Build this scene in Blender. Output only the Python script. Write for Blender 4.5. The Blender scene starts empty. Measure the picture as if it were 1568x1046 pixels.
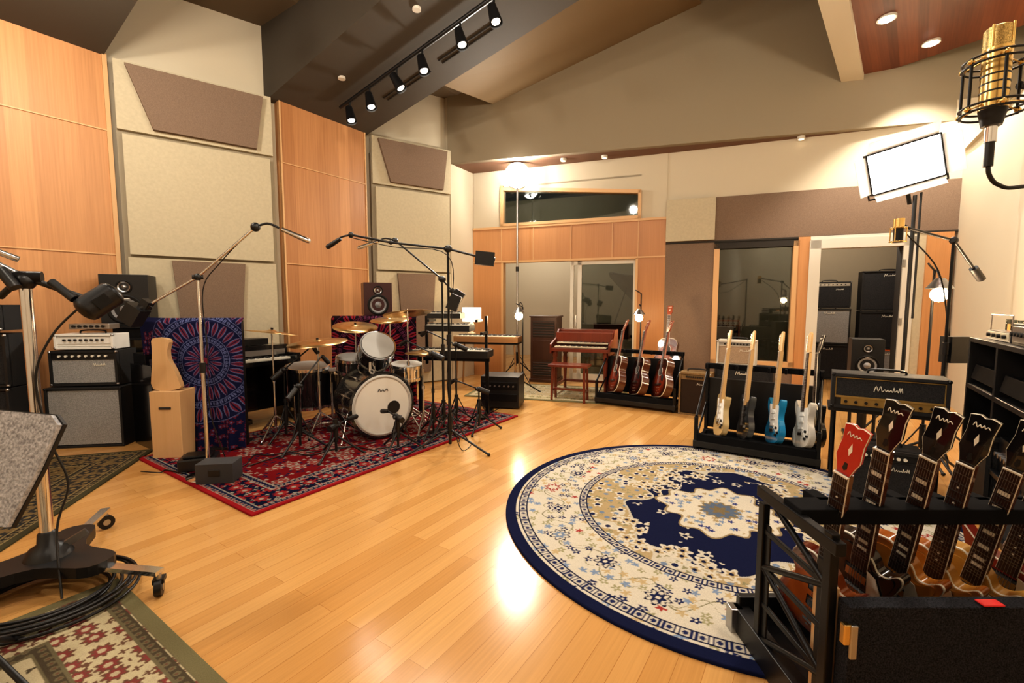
import bpy, bmesh, math, random
import numpy as np
from mathutils import Vector, Matrix
random.seed(7)
pi=math.pi
# ---------------------------------------------------------------- camera
cd=bpy.data.cameras.new('camera'); cam=bpy.data.objects.new('camera',cd)
bpy.context.collection.objects.link(cam)
cam.location=(0,0,1.35); cam.rotation_euler=(math.radians(90-4.76),0,0)
cd.lens=16.0; cd.sensor_width=36; cd.clip_start=0.05
bpy.context.scene.camera=cam
sc=bpy.context.scene
sc.view_settings.view_transform='Standard'
try: sc.view_settings.look='Medium High Contrast'
except Exception:
    pass
sc.view_settings.exposure=0.0

# room axes: D runs along the side walls, N points to the left wall
D=Vector((.556,.831)); N=Vector((-.831,.556))
def R(s,w): v=D*s+N*w; return (v.x,v.y)
RL=math.radians(56.2); RB=math.radians(-33.8)

# ---------------------------------------------------------------- materials
def nt(name):
    m=bpy.data.materials.new(name); m.use_nodes=True
    return m,m.node_tree.nodes,m.node_tree.links,m.node_tree.nodes['Principled BSDF']
MC={}
def mat(name,col,rough=.5,metal=0,emit=0,noise=0,nscale=40,bump=0,coat=0):
    if name in MC: return MC[name]
    m,n,l,b=nt(name)
    b.inputs['Base Color'].default_value=(*col,1); b.inputs['Roughness'].default_value=rough
    b.inputs['Metallic'].default_value=metal
    if rough>=.9: b.inputs['Specular IOR Level'].default_value=.15
    if coat: b.inputs['Coat Weight'].default_value=coat
    if emit:
        b.inputs['Emission Color'].default_value=(*col,1); b.inputs['Emission Strength'].default_value=emit
    if noise or bump:
        tc=n.new('ShaderNodeTexCoord'); nz=n.new('ShaderNodeTexNoise'); nz.inputs['Scale'].default_value=nscale
        nz.inputs['Detail'].default_value=4
        l.new(tc.outputs['Object'],nz.inputs['Vector'])
        if noise:
            r=n.new('ShaderNodeValToRGB'); r.color_ramp.elements[0].position=.3; r.color_ramp.elements[1].position=.7
            r.color_ramp.elements[0].color=(*[c*(1-noise) for c in col],1); r.color_ramp.elements[1].color=(*[min(1,c*(1+noise)) for c in col],1)
            l.new(nz.outputs['Fac'],r.inputs['Fac']); l.new(r.outputs['Color'],b.inputs['Base Color'])
        if bump:
            bp=n.new('ShaderNodeBump'); bp.inputs['Strength'].default_value=bump; bp.inputs['Distance'].default_value=.003
            l.new(nz.outputs['Fac'],bp.inputs['Height']); l.new(bp.outputs['Normal'],b.inputs['Normal'])
    MC[name]=m; return m
def woodmat(name,c1,c2,rot,strip=.16,rough=.4,axis='z',coat=.0,gscale=1,sv=.55):
    m,n,l,b=nt(name); tc=n.new('ShaderNodeTexCoord'); mp=n.new('ShaderNodeMapping')
    mp.inputs['Rotation'].default_value=(0,0,rot); l.new(tc.outputs['Object'],mp.inputs['Vector'])
    sx=n.new('ShaderNodeSeparateXYZ'); l.new(mp.outputs['Vector'],sx.inputs[0])
    d=n.new('ShaderNodeMath'); d.operation='DIVIDE'; l.new(sx.outputs[{'z':'X','x':'Z','y':'X','b':'Y'}[axis]],d.inputs[0]); d.inputs[1].default_value=strip
    f=n.new('ShaderNodeMath'); f.operation='FLOOR'; l.new(d.outputs[0],f.inputs[0])
    wn=n.new('ShaderNodeTexWhiteNoise'); wn.noise_dimensions='1D'; l.new(f.outputs[0],wn.inputs['W'])
    ms=n.new('ShaderNodeMapping'); l.new(mp.outputs['Vector'],ms.inputs['Vector'])
    ms.inputs['Scale'].default_value={'z':(60*gscale,60*gscale,1.5*gscale),'x':(1.5*gscale,60*gscale,60*gscale),'y':(60*gscale,1.5*gscale,60*gscale),'b':(1.5*gscale,60*gscale,60*gscale)}[axis]
    nz=n.new('ShaderNodeTexNoise'); nz.inputs['Scale'].default_value=1; nz.inputs['Detail'].default_value=5; l.new(ms.outputs[0],nz.inputs['Vector'])
    a=n.new('ShaderNodeMath'); a.operation='MULTIPLY_ADD'; l.new(wn.outputs['Value'],a.inputs[0]); a.inputs[1].default_value=sv
    g=n.new('ShaderNodeMath'); g.operation='MULTIPLY'; l.new(nz.outputs['Fac'],g.inputs[0]); g.inputs[1].default_value=.7
    l.new(g.outputs[0],a.inputs[2])
    mx=n.new('ShaderNodeMix'); mx.data_type='RGBA'; l.new(a.outputs[0],mx.inputs['Factor'])
    mx.inputs['A'].default_value=(*c1,1); mx.inputs['B'].default_value=(*c2,1)
    l.new(mx.outputs['Result'],b.inputs['Base Color']); b.inputs['Roughness'].default_value=rough
    b.inputs['Coat Weight'].default_value=coat
    return m
black=mat('black_plastic',(.007,.007,.008),.4)
blackm=mat('black_metal',(.010,.010,.011),.35,.5)
tolex=mat('black_tolex',(.010,.010,.011),.6,bump=.5,nscale=300)
foam=mat('foam_pad',(.008,.008,.009),1)
chrome=mat('chrome',(.75,.75,.76),.15,1)
steel=mat('steel',(.45,.45,.46),.3,1)
gold=mat('gold_metal',(.75,.52,.2),.25,1)
goldp=mat('gold_panel',(.42,.28,.09),.4,.6)
brass=mat('cymbal_bronze',(.62,.42,.20),.28,1)
white=mat('white_paint',(.8,.79,.75),.5)
ivory=mat('ivory',(.8,.76,.65),.35)
greycl=mat('grey_grille_cloth',(.30,.30,.30),.9,noise=.35,nscale=160)
darkcl=mat('dark_grille_cloth',(.030,.030,.032),.9,noise=.4,nscale=160)
carpet=mat('dark_carpet',(.020,.021,.026),1,noise=.8,nscale=220,bump=1)
greyfoam=mat('grey_felt',(.40,.40,.42),1,noise=.45,nscale=110,bump=1)
cream=mat('cream_paint',(.60,.53,.405),.8)
creamf=mat('cream_fabric',(.54,.475,.345),.95,noise=.05,nscale=30,bump=.2)
taupef=mat('taupe_fabric',(.225,.160,.118),.95,noise=.15,nscale=120,bump=.3)
taupe=mat('taupe_paint',(.33,.28,.20),.85)
duct=mat('dark_taupe_paint',(.065,.052,.037),.8)
ceilm=mat('tan_ceiling_paint',(.13,.09,.05),.8)
soff=mat('brown_soffit',(.17,.085,.05),.7)
whitetrim=mat('white_trim',(.66,.62,.54),.45)
gap=mat('dark_gap',(.03,.025,.02),.8)
redw=woodmat('red_mahogany',(.085,.013,.006),(.19,.035,.015),0,.4,.3,coat=.4)
mpl=woodmat('light_plywood',(.58,.36,.17),(.68,.45,.24),0,.4,.5)
wallwood=woodmat('cherry_wall_panel',(.29,.115,.037),(.62,.315,.135),-RL,.17,.45,sv=.6)
wallwood2=woodmat('cherry_wall_panel_b',(.39,.165,.055),(.58,.29,.12),math.radians(19.8),.5,.42)
ceilwood=woodmat('redwood_ceiling',(.065,.014,.006),(.24,.07,.028),-math.radians(48.3),.09,.35,axis='b')
walltrim=mat('light_wood_trim',(.64,.39,.19),.45)
emw=mat('lamp_glow',(1,.93,.8),.5,emit=30)
emhd=mat('track_lamp_glow',(1,.9,.75),.5,emit=6)
emdim=mat('downlight_glow',(1,.8,.55),.5,emit=2.0)
emstar=mat('studio_lamp_glow',(1,.95,.85),.5,emit=130)
embulb=mat('bulb_glow',(1,.76,.42),.5,emit=60)
emled=mat('led_glow',(1,.98,.95),.5,emit=9)
shade=mat('lamp_shade',(.9,.84,.72),.8,emit=1.1)
def glassmat(nm,tint,add):
    m=bpy.data.materials.new(nm); m.use_nodes=True; n=m.node_tree.nodes; l=m.node_tree.links
    n.remove(n['Principled BSDF']); o=n['Material Output']
    t=n.new('ShaderNodeBsdfTransparent'); t.inputs[0].default_value=(*tint,1)
    g=n.new('ShaderNodeBsdfGlossy'); g.inputs['Roughness'].default_value=.03; g.inputs[0].default_value=(.9,.9,.9,1)
    fr=n.new('ShaderNodeFresnel'); fr.inputs[0].default_value=1.5
    ad=n.new('ShaderNodeMath'); ad.operation='ADD'; ad.inputs[1].default_value=add; l.new(fr.outputs[0],ad.inputs[0])
    mx=n.new('ShaderNodeMixShader'); l.new(ad.outputs[0],mx.inputs[0]); l.new(t.outputs[0],mx.inputs[1]); l.new(g.outputs[0],mx.inputs[2])
    l.new(mx.outputs[0],o.inputs[0]); return m
glass=glassmat('window_glass',(.42,.46,.44),.07)
def floormat():
    m,n,l,b=nt('bamboo_floor'); tc=n.new('ShaderNodeTexCoord'); mp=n.new('ShaderNodeMapping')
    mp.inputs['Rotation'].default_value=(0,0,-RL); l.new(tc.outputs['Object'],mp.inputs['Vector'])
    br=n.new('ShaderNodeTexBrick'); l.new(mp.outputs[0],br.inputs['Vector'])
    br.inputs['Scale'].default_value=1; br.inputs['Brick Width'].default_value=1.8; br.inputs['Row Height'].default_value=.095
    br.inputs['Mortar Size'].default_value=.0010; br.offset=.37
    br.inputs['Color1'].default_value=(.50,.26,.083,1); br.inputs['Color2'].default_value=(.61,.35,.13,1); br.inputs['Mortar'].default_value=(.34,.15,.045,1)
    ms=n.new('ShaderNodeMapping'); ms.inputs['Scale'].default_value=(2,90,1); l.new(mp.outputs[0],ms.inputs[0])
    nz=n.new('ShaderNodeTexNoise'); nz.inputs['Scale'].default_value=1; nz.inputs['Detail'].default_value=4; l.new(ms.outputs[0],nz.inputs['Vector'])
    mr=n.new('ShaderNodeMapRange'); mr.inputs['To Min'].default_value=.8; mr.inputs['To Max'].default_value=1.17; l.new(nz.outputs['Fac'],mr.inputs['Value'])
    vm=n.new('ShaderNodeVectorMath'); vm.operation='SCALE'; l.new(br.outputs['Color'],vm.inputs[0]); l.new(mr.outputs[0],vm.inputs['Scale'])
    l.new(vm.outputs[0],b.inputs['Base Color']); b.inputs['Roughness'].default_value=.19
    b.inputs['Specular IOR Level'].default_value=.36
    return m
floorm=floormat()
def attrmat(name):
    m,n,l,b=nt(name); a=n.new('ShaderNodeAttribute'); a.attribute_name='Col'
    tc=n.new('ShaderNodeTexCoord'); nz=n.new('ShaderNodeTexNoise'); nz.inputs['Scale'].default_value=260; l.new(tc.outputs['Object'],nz.inputs['Vector'])
    mr=n.new('ShaderNodeMapRange'); mr.inputs['To Min'].default_value=.65; mr.inputs['To Max'].default_value=1.25; l.new(nz.outputs['Fac'],mr.inputs['Value'])
    vm=n.new('ShaderNodeVectorMath'); vm.operation='SCALE'; l.new(a.outputs['Color'],vm.inputs[0]); l.new(mr.outputs[0],vm.inputs['Scale'])
    l.new(vm.outputs[0],b.inputs['Base Color']); b.inputs['Roughness'].default_value=1; b.inputs['Specular IOR Level'].default_value=.05
    return m
woven=attrmat('woven_pattern')

# ---------------------------------------------------------------- mesh builder
def cat(pts,k=6,closed=False):
    P=[Vector(p) for p in pts]; n=len(P); out=[]
    rng=range(n) if closed else range(n-1)
    for i in rng:
        if closed: a,b,c,d=P[(i-1)%n],P[i],P[(i+1)%n],P[(i+2)%n]
        else: a,b,c,d=P[max(i-1,0)],P[i],P[i+1],P[min(i+2,n-1)]
        for j in range(k):
            t=j/k; out.append(.5*((2*b)+(c-a)*t+(2*a-5*b+4*c-d)*t*t+(3*b-a-3*c+d)*t**3))
    if not closed: out.append(P[-1])
    return out
class O:
    def __init__(s,name,loc=(0,0,0),rot=0,M=None):
        s.name=name; s.bm=bmesh.new(); s.mats=[]
        s.MW=M if M is not None else Matrix.Translation(Vector(loc))@Matrix.Rotation(rot,4,'Z')
    def mi(s,m):
        if m not in s.mats: s.mats.append(m)
        return s.mats.index(m)
    def add(s,vs,fs,m,M=None,sm=False):
        bv=[s.bm.verts.new((M@Vector(v)) if M is not None else Vector(v)) for v in vs]
        k=s.mi(m)
        for f in fs:
            try: fc=s.bm.faces.new([bv[i] for i in f]); fc.material_index=k; fc.smooth=sm
            except ValueError: pass
    def box(s,x,y,z,sx,sy,sz,m,M=None,rx=0,ry=0,rz=0):
        hx,hy,hz=sx/2,sy/2,sz/2
        L=Matrix.Translation((x,y,z))@Matrix.Rotation(rz,4,'Z')@Matrix.Rotation(ry,4,'Y')@Matrix.Rotation(rx,4,'X')
        if M is not None: L=M@L
        vs=[(a*hx,b*hy,c*hz) for c in(-1,1) for b in(-1,1) for a in(-1,1)]
        s.add(vs,[(0,2,3,1),(4,5,7,6),(0,1,5,4),(2,6,7,3),(0,4,6,2),(1,3,7,5)],m,L)
    def cyl(s,p,q,r,m,r2=None,n=12,M=None,cap=True):
        p=Vector(p);q=Vector(q); r2=r if r2 is None else r2; d=(q-p); 
        if d.length<1e-6: return
        Q=d.to_track_quat('Z','Y').to_matrix(); vs=[]
        for c,rr in((p,r),(q,r2)):
            for i in range(n):
                a=2*pi*i/n; vs.append(c+Q@Vector((rr*math.cos(a),rr*math.sin(a),0)))
        s.add(vs,[(i,(i+1)%n,n+(i+1)%n,n+i) for i in range(n)],m,M,True)
        if cap: s.add(vs[:n],[tuple(range(n))[::-1]],m,M); s.add(vs[n:],[tuple(range(n))],m,M)
    def lathe(s,prof,m,M=None,n=24):
        vs=[];k=len(prof)
        for r,z in prof:
            for i in range(n):
                a=2*pi*i/n; vs.append((r*math.cos(a),r*math.sin(a),z))
        fs=[(j*n+i,j*n+(i+1)%n,(j+1)*n+(i+1)%n,(j+1)*n+i) for j in range(k-1) for i in range(n)]
        s.add(vs,fs,m,M,True)
    def prism(s,pts,z0,z1,m,M=None,sm=False):
        n=len(pts); vs=[(p[0],p[1],z0) for p in pts]+[(p[0],p[1],z1) for p in pts]
        s.add(vs,[(i,(i+1)%n,n+(i+1)%n,n+i) for i in range(n)],m,M,sm)
        s.add(vs[:n],[tuple(range(n))[::-1]],m,M); s.add(vs[n:],[tuple(range(n))],m,M)
    def tube(s,pts,r,m,n=8,k=6,M=None,smooth=True):
        P=cat(pts,k) if smooth else [Vector(p) for p in pts]
        vs=[]; 
        up=None
        for i,p in enumerate(P):
            t=(P[min(i+1,len(P)-1)]-P[max(i-1,0)]); 
            if t.length<1e-9: t=Vector((0,0,1))
            t.normalize()
            if up is None: up=t.orthogonal().normalized()
            up=(up-t*up.dot(t)); 
            if up.length<1e-5: up=t.orthogonal()
            up.normalize(); b=t.cross(up)
            for j in range(n):
                a=2*pi*j/n; vs.append(p+up*(r*math.cos(a))+b*(r*math.sin(a)))
        fs=[(i*n+j,i*n+(j+1)%n,(i+1)*n+(j+1)%n,(i+1)*n+j) for i in range(len(P)-1) for j in range(n)]
        s.add(vs,fs,m,M,True)
        L=len(P)-1
        s.add(vs[:n],[tuple(range(n))[::-1]],m,M); s.add(vs[L*n:],[tuple(range(n))],m,M)
    def sph(s,c,r,m,sc=(1,1,1),n=14,M=None):
        prof=[(max(1e-4,r*math.sin(pi*i/8)),-r*math.cos(pi*i/8)) for i in range(9)]
        L=Matrix.Translation(c)@Matrix.Diagonal((*sc,1))
        if M is not None: L=M@L
        s.lathe(prof,m,L,n)
    def done(s,bev=0,seg=2):
        me=bpy.data.meshes.new(s.name); bmesh.ops.recalc_face_normals(s.bm,faces=s.bm.faces)
        s.bm.to_mesh(me); s.bm.free()
        for m in s.mats: me.materials.append(m)
        ob=bpy.data.objects.new(s.name,me); bpy.context.collection.objects.link(ob); ob.matrix_world=s.MW
        if bev:
            b=ob.modifiers.new('bevel','BEVEL'); b.width=bev; b.segments=seg; b.limit_method='ANGLE'; b.angle_limit=math.radians(50)
        return ob
def frame2(p,q,z=0):
    d=(Vector(q)-Vector(p)); return Matrix.Translation((p[0],p[1],z))@Matrix.Rotation(math.atan2(d.y,d.x),4,'Z'), d.length

# ================================================================= ROOM SHELL
o=O('floor'); o.box(1,5,-.05,20,20,.1,floorm); o.done()
o=O('wall_left')
def slab(o,p,q,z0,z1,m,th=.1,off=0,x0=0,x1=None,base=0):
    M,L=frame2(p,q)
    x1=L if x1 is None else x1
    o.box((x0+x1)/2,off+th/2,(z0+z1)/2,x1-x0,th,z1-z0,m,M)
W1,W2,W3=6.35,5.87,5.34
sA,sB,sC,sD_,sE=1.78,3.29,3.38,4.73,6.08
slab(o,R(-3.2,W1),R(sA,W1),0,3.95,wallwood)
for z in(3.18,1.88): slab(o,R(-3.2,W1),R(sA,W1),z-.006,z+.006,walltrim,.02,-.012)
slab(o,R(sA-.02,W1),R(sA+.02,W1),0,3.97,walltrim,.05,-.015)
slab(o,R(sC,W2),R(sD_,W2),0,3.95,wallwood)
for z in(3.18,1.88): slab(o,R(sC,W2),R(sD_,W2),z-.006,z+.006,walltrim,.02,-.012)
for a in(sC,sD_-.02): slab(o,R(a,W2),R(a+.02,W2),0,3.95,walltrim,.05,-.012)
def bay(p,q):
    M,L=frame2(p,q)
    o.box(L/2,.16,3,L+.3,.1,6,cream,M)
    o.box(L/2,.06,1.75,L,.1,3.9,taupe,M)
    o.box(L/2,.0,2.53,L-.1,.12,1.28,creamf,M)
    o.box(L/2,.01,3.58,L-.02,.10,.72,creamf,M)
    o.box(L/2,.01,.94,L-.06,.10,1.84,creamf,M)
    F=M@Matrix.Rotation(pi/2,4,'X')
    a,b=.07*L,.93*L
    o.prism([(a,3.9),(a+.14*L,3.26),(b-.06*L,3.26),(b,3.9)],.04,.10,taupef,F)
    o.prism([(a+.2*L,1.84),(a+.28*L,.2),(b-.26*L,.2),(b-.18*L,1.84)],.04,.09,taupef,F)
bay(R(sA+.06,W1),R(sB,W2+.01)); bay(R(sD_+.1,W2),R(sE,W3))
pc=R(sE,W3)
slab(o,pc,(-.72,8.62),0,6,cream)
o.done()
# ---- far wall (door wall)
E0=(-.72,8.6); E1=(2.48,7.45)
o=O('wall_back_left')
M,L=frame2(E0,E1)
def eb(x0,x1,z0,z1,m,y0=0,th=.1): o.box((x0+x1)/2,y0+th/2,(z0+z1)/2,x1-x0,th,z1-z0,m,M)
eb(0,.56,0,2.72,wallwood2); eb(2.97,L,0,2.72,wallwood2); eb(.56,2.97,2.12,2.72,wallwood2)
for x in(.56,1.17,1.85,2.55,2.97): eb(x-.006,x+.006,2.12,2.74,walltrim,-.012,.02)
eb(0,L,2.70,2.74,walltrim,-.02,.03); eb(0,L,2.10,2.125,walltrim,-.012,.02)
eb(0,.55,2.72,4,cream,.02); eb(3.0,L,2.72,4,cream,.02); eb(.55,3.0,3.42,4,cream,.02)
o.done()
o=O('window_1')
Fw=M@Matrix.Rotation(pi/2,4,'X')
fr=.05
o.box(.575,.04,3.1,fr,.14,.72,walltrim,M); o.box(2.98,.04,2.96,fr,.14,.46,walltrim,M)
o.box(1.78,.04,2.765,2.45,.14,fr,walltrim,M)
o.prism([(.55,3.38),(3.0,3.14),(3.0,3.20),(.55,3.44)],-.12,.03,walltrim,Fw)
o.prism([(.55,3.43),(3.0,3.19),(3.0,3.45),(.55,3.45)],-.10,-.02,cream,Fw)
o.prism([(.57,2.78),(2.97,2.78),(2.97,3.16),(.57,3.4)],-.06,-.05,glass,Fw)
o.done()
o=O('door_1')
for x in(.575,2.955): eb(x-.02,x+.02,0,2.12,walltrim,-.01,.14)
eb(.56,2.97,2.09,2.12,walltrim,-.01,.14)
for a,b_ in((1.99,2.93),(1.86,2.0)):
    for x in(a,b_): eb(x-.03,x+.03,0,2.09,whitetrim,.05,.05)
    eb(a,b_,2.02,2.09,whitetrim,.05,.05); eb(a,b_,0,.12,whitetrim,.05,.05)
eb(1.99,2.93,.12,2.02,glass,.07,.008)
eb(1.93,1.95,.95,1.15,steel,.02,.03)
o.done()
# ---- window wall
F0=(2.48,7.45); F1=(5.90,6.105)
o=O('wall_back_right')
M,L=frame2(F0,F1)
eb(0,.72,0,2.32,taupef); eb(0,L,2.32,2.99,taupef,.01); eb(0,.72,2.34,2.99,creamf,-.04,.1)
eb(-.02,L+.3,2.99,4,cream,.03)
eb(.72,1.87,0,.40,taupef); eb(.72,1.87,2.27,2.32,gap); eb(1.85,2.0,0,2.32,wallwood2,-.02)
eb(3.2,3.36,0,2.32,creamf); eb(3.34,3.62,0,2.30,wallwood2,-.03); eb(0,L,2.30,2.325,gap,-.01,.05)
eb(3.6,L+.4,0,2.32,taupef,.02); eb(2.0,3.2,2.26,2.32,whitetrim,-.02)
o.done()
o=O('window_2')
for x in(.76,1.83): eb(x-.04,x+.04,.40,2.27,walltrim,-.02,.12)
for z in(.43,2.235): eb(.72,1.87,z-.04,z+.04,walltrim if z<1 else gap,-.02,.12)
eb(.8,1.79,.47,2.2,glass,.06,.01)
o.done()
o=O('door_2')
for x in(2.06,3.16): eb(x-.07,x+.07,0,2.26,whitetrim,-.035,.16)
for x in(2.115,3.10): eb(x-.02,x+.02,0,2.16,gap,.0,.16)
eb(2.0,3.22,2.14,2.28,whitetrim,-.035,.16)
for z in(.3,1.1,1.9): eb(3.09,3.12,z-.05,z+.05,steel,-.04,.02)
o.done()
# ---- gable wall above soffit
G0=(-1.10,8.01); G1=(6.95,5.87)
o=O('wall_gable'); slab(o,G0,G1,3.74,8,taupe); o.done()
o=O('trim_soffit')
o.add([(G0[0],G0[1],3.74),(G1[0],G1[1],3.74),(8,8.2,3.74),(-.5,10,3.74),(-1.3,8.8,3.74)],[(0,1,2,3,4)],soff)
for (x,y) in((.85,7.75),(1.5,7.6),(4.15,6.75)): o.cyl((x,y,3.70),(x,y,3.745),.05,whitetrim,n=16); o.cyl((x,y,3.695),(x,y,3.70),.035,emdim,n=16)
o.done()
# ---- right wall : lower curved diffuser + upper wall
o=O('wall_right')
pts=[]
for i in range(60):
    s_=9.0-i*.21; w=-1.47-.05*abs(math.sin((9.0-s_)*1.0)); pts.append(R(s_,w))
vs=[];fs=[]
for i,p in enumerate(pts): vs+= [(p[0],p[1],0),(p[0],p[1],3.32)]
for i in range(len(pts)-1): fs.append((2*i,2*i+1,2*i+3,2*i+2))
o.add(vs,fs,cream,None,True)
a=R(9,-1.47);b_=R(-3.4,-1.47);c=R(-3.4,-2.3);d=R(9,-2.3)
o.add([(*a,3.32),(*b_,3.32),(*c,3.32),(*d,3.32)],[(0,1,2,3)],cream)
o.add([(*c,3.3),(*d,3.3),(*d,8),(*c,8)],[(0,1,2,3)],cream)
o.done()
o=O('wall_front'); slab(o,R(-3.2,-2.4),R(-3.2,6.6),0,8,cream,.1,.0); o.done()
# ---- ceilings
def zc(w): return 4.84+.36*(5.2-w)
o=O('ceiling')
o.add([(*R(-3.3,6.8),4.84),(*R(9.5,6.8),4.84),(*R(9.5,5.2),4.84),(*R(-3.3,5.2),4.84)],[(0,1,2,3)],ceilm)
o.add([(*R(-3.3,5.2),zc(5.2)),(*R(9.5,5.2),zc(5.2)),(*R(9.5,-1),zc(-1)),(*R(-3.3,-1),zc(-1))],[(0,1,2,3)],ceilm)
def zs(w): return 3.95+.2*(5.87-w)
def soffit(s0,s1,w1,z1):
    z=lambda w: z1+.2*(w1-w)
    A=[];
    for s_ in(s0,s1):
        for w in(w1+.3,0.0):
            A+= [(*R(s_,w),z(w)),(*R(s_,w),8)]
    o.add(A,[(0,2,6,4),(0,1,3,2),(4,6,7,5),(2,3,7,6)],duct)
soffit(-3.3,sA,W1,3.95); soffit(sB-.02,sD_+.06,W2,3.95)
# right hand beam and redwood ceiling (slightly skewed to the room axis)
zb=4.38
p0=Vector((4.5,6.50));p1=Vector((3.02,4.78)); e=(p1-p0).normalized(); n_=Vector((-e.y,e.x))
if n_.x<0: n_=-n_
pa=p0-e*.3; pb=p0+e*12
q=[pa,pb,pb+n_*.24,pa+n_*.24]
o.add([(v.x,v.y,zb) for v in q]+[(v.x,v.y,8) for v in q],[(0,1,2,3),(0,1,5,4),(2,3,7,6)],cream)
q=[pa+n_*.24,pb+n_*.24,pb+n_*5,pa+n_*5]
o.add([(q[0].x,q[0].y,zb+.07),(q[1].x,q[1].y,zb+.07),(q[2].x,q[2].y,zb+.55),(q[3].x,q[3].y,zb+.55)],[(0,1,2,3)],ceilwood)
# sloped ceiling cloud near the gable
o.add([(*R(5.0,4.6),4.45),(*R(7.2,4.6),4.75),(*R(7.7,1.6),5.75),(*R(5.0,1.6),5.3)],[(0,1,2,3)],mat('tan_cloud',(.19,.125,.06),.7))
for (wa,wb) in((5.0,4.2),(4.0,3.1)):
    for ds in(0,.07): 
        pa_=R(4.36+ds,wa);pb_=R(4.36+ds,wb)
        o.cyl((*pa_,zs(wa)-.004),(*pb_,zs(wb)-.004),.012,gap,n=4)
for (s_,w) in((3.7,5.0),(3.6,3.6)):
    p=R(s_,w); o.cyl((*p,zs(w)-.02),(*p,zs(w)+.02),.045,whitetrim,n=16)
for x,y in((5.09,5.81),(4.11,5.27),(3.2,3.2)):
    hh=(Vector((x,y))-p0).dot(n_); z=zb+.07+.48*(hh-.24)/4.76
    o.cyl((x,y,z-.02),(x,y,z+.02),.09,whitetrim,n=24); o.cyl((x,y,z-.026),(x,y,z-.02),.065,emw,n=20)
o.done()
# track lights
o=O('track_light')
pa=R(4.0,5.45);pb=R(4.0,2.4)
o.cyl((*pa,zs(5.45)-.06),(*pb,zs(2.4)-.06),.025,black,n=6)
heads=[]
for w in(5.25,4.85,4.35,3.92,3.35,2.9):
    p=Vector((*R(4.0,w),zs(w)-.06)); o.cyl(p,p+Vector((0,0,-.12)),.012,black)
    c=p+Vector((.0,0,-.17)); d=Vector((.25,-.25,-1)).normalized() if w!=4.35 else Vector((.5,-.1,-.8)).normalized()
    o.cyl(c-d*.10,c+d*.09,.045,black,.065,n=16); o.cyl(c+d*.088,c+d*.094,.045,emhd,n=16); o.cyl(c+d*.08,c+d*.115,.065,black,.068,n=16,cap=False); heads.append((c+d*.13,d))
o.done()
# ---- side rooms seen through door and windows
o=O('wall_piano_room')
slab(o,(-1.6,12.6),(4.6,10.6),0,4,cream); slab(o,(-1.4,8.7),(-1.3,12.6),0,4,cream); slab(o,(3.9,11.6),(3.2,7.42),0,4,taupef,.06)
o.done()
o=O('wall_booth')
slab(o,(3.3,9.6),(8.6,8.0),0,4,taupe); slab(o,(8.0,8.6),(6.6,5.3),0,4,taupe)
o.done()

# ================================================================= RUGS
def frac(a): return a-np.floor(a)
def hs(i,j,s): return frac(np.sin(i*127.1+j*311.7+s*74.7)*43758.5453)
def flowers(x,y,c,seed,jit=.35):
    gx=np.floor(x/c);gy=np.floor(y/c); best=np.full(x.shape,9.);ang=np.zeros(x.shape);idd=np.zeros(x.shape)
    for a in(-1,0,1):
        for b in(-1,0,1):
            i=gx+a;j=gy+b; cx=(i+.5+jit*(hs(i,j,seed)-.5)*2)*c; cy=(j+.5+jit*(hs(i,j,seed+5)-.5)*2)*c
            dx=x-cx;dy=y-cy; d=np.sqrt(dx*dx+dy*dy)/c; k=d<best
            best=np.where(k,d,best);ang=np.where(k,np.arctan2(dy,dx),ang);idd=np.where(k,hs(i,j,seed+9),idd)
    return best,ang,idd
def put(C,mask,col): C[mask]=col
CR=np.array((.56,.515,.425));NV=np.array((.009,.012,.042));TN=np.array((.38,.29,.16));RD=np.array((.24,.035,.03));BL=np.array((.12,.16,.23));OL=np.array((.15,.14,.08))
def vnoise(x,y,s):
    xi=np.floor(x);yi=np.floor(y);fx=x-xi;fy=y-yi;fx=fx*fx*(3-2*fx);fy=fy*fy*(3-2*fy)
    return (hs(xi,yi,s)*(1-fx)+hs(xi+1,yi,s)*fx)*(1-fy)+(hs(xi,yi+1,s)*(1-fx)+hs(xi+1,yi+1,s)*fx)*fy
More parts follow.
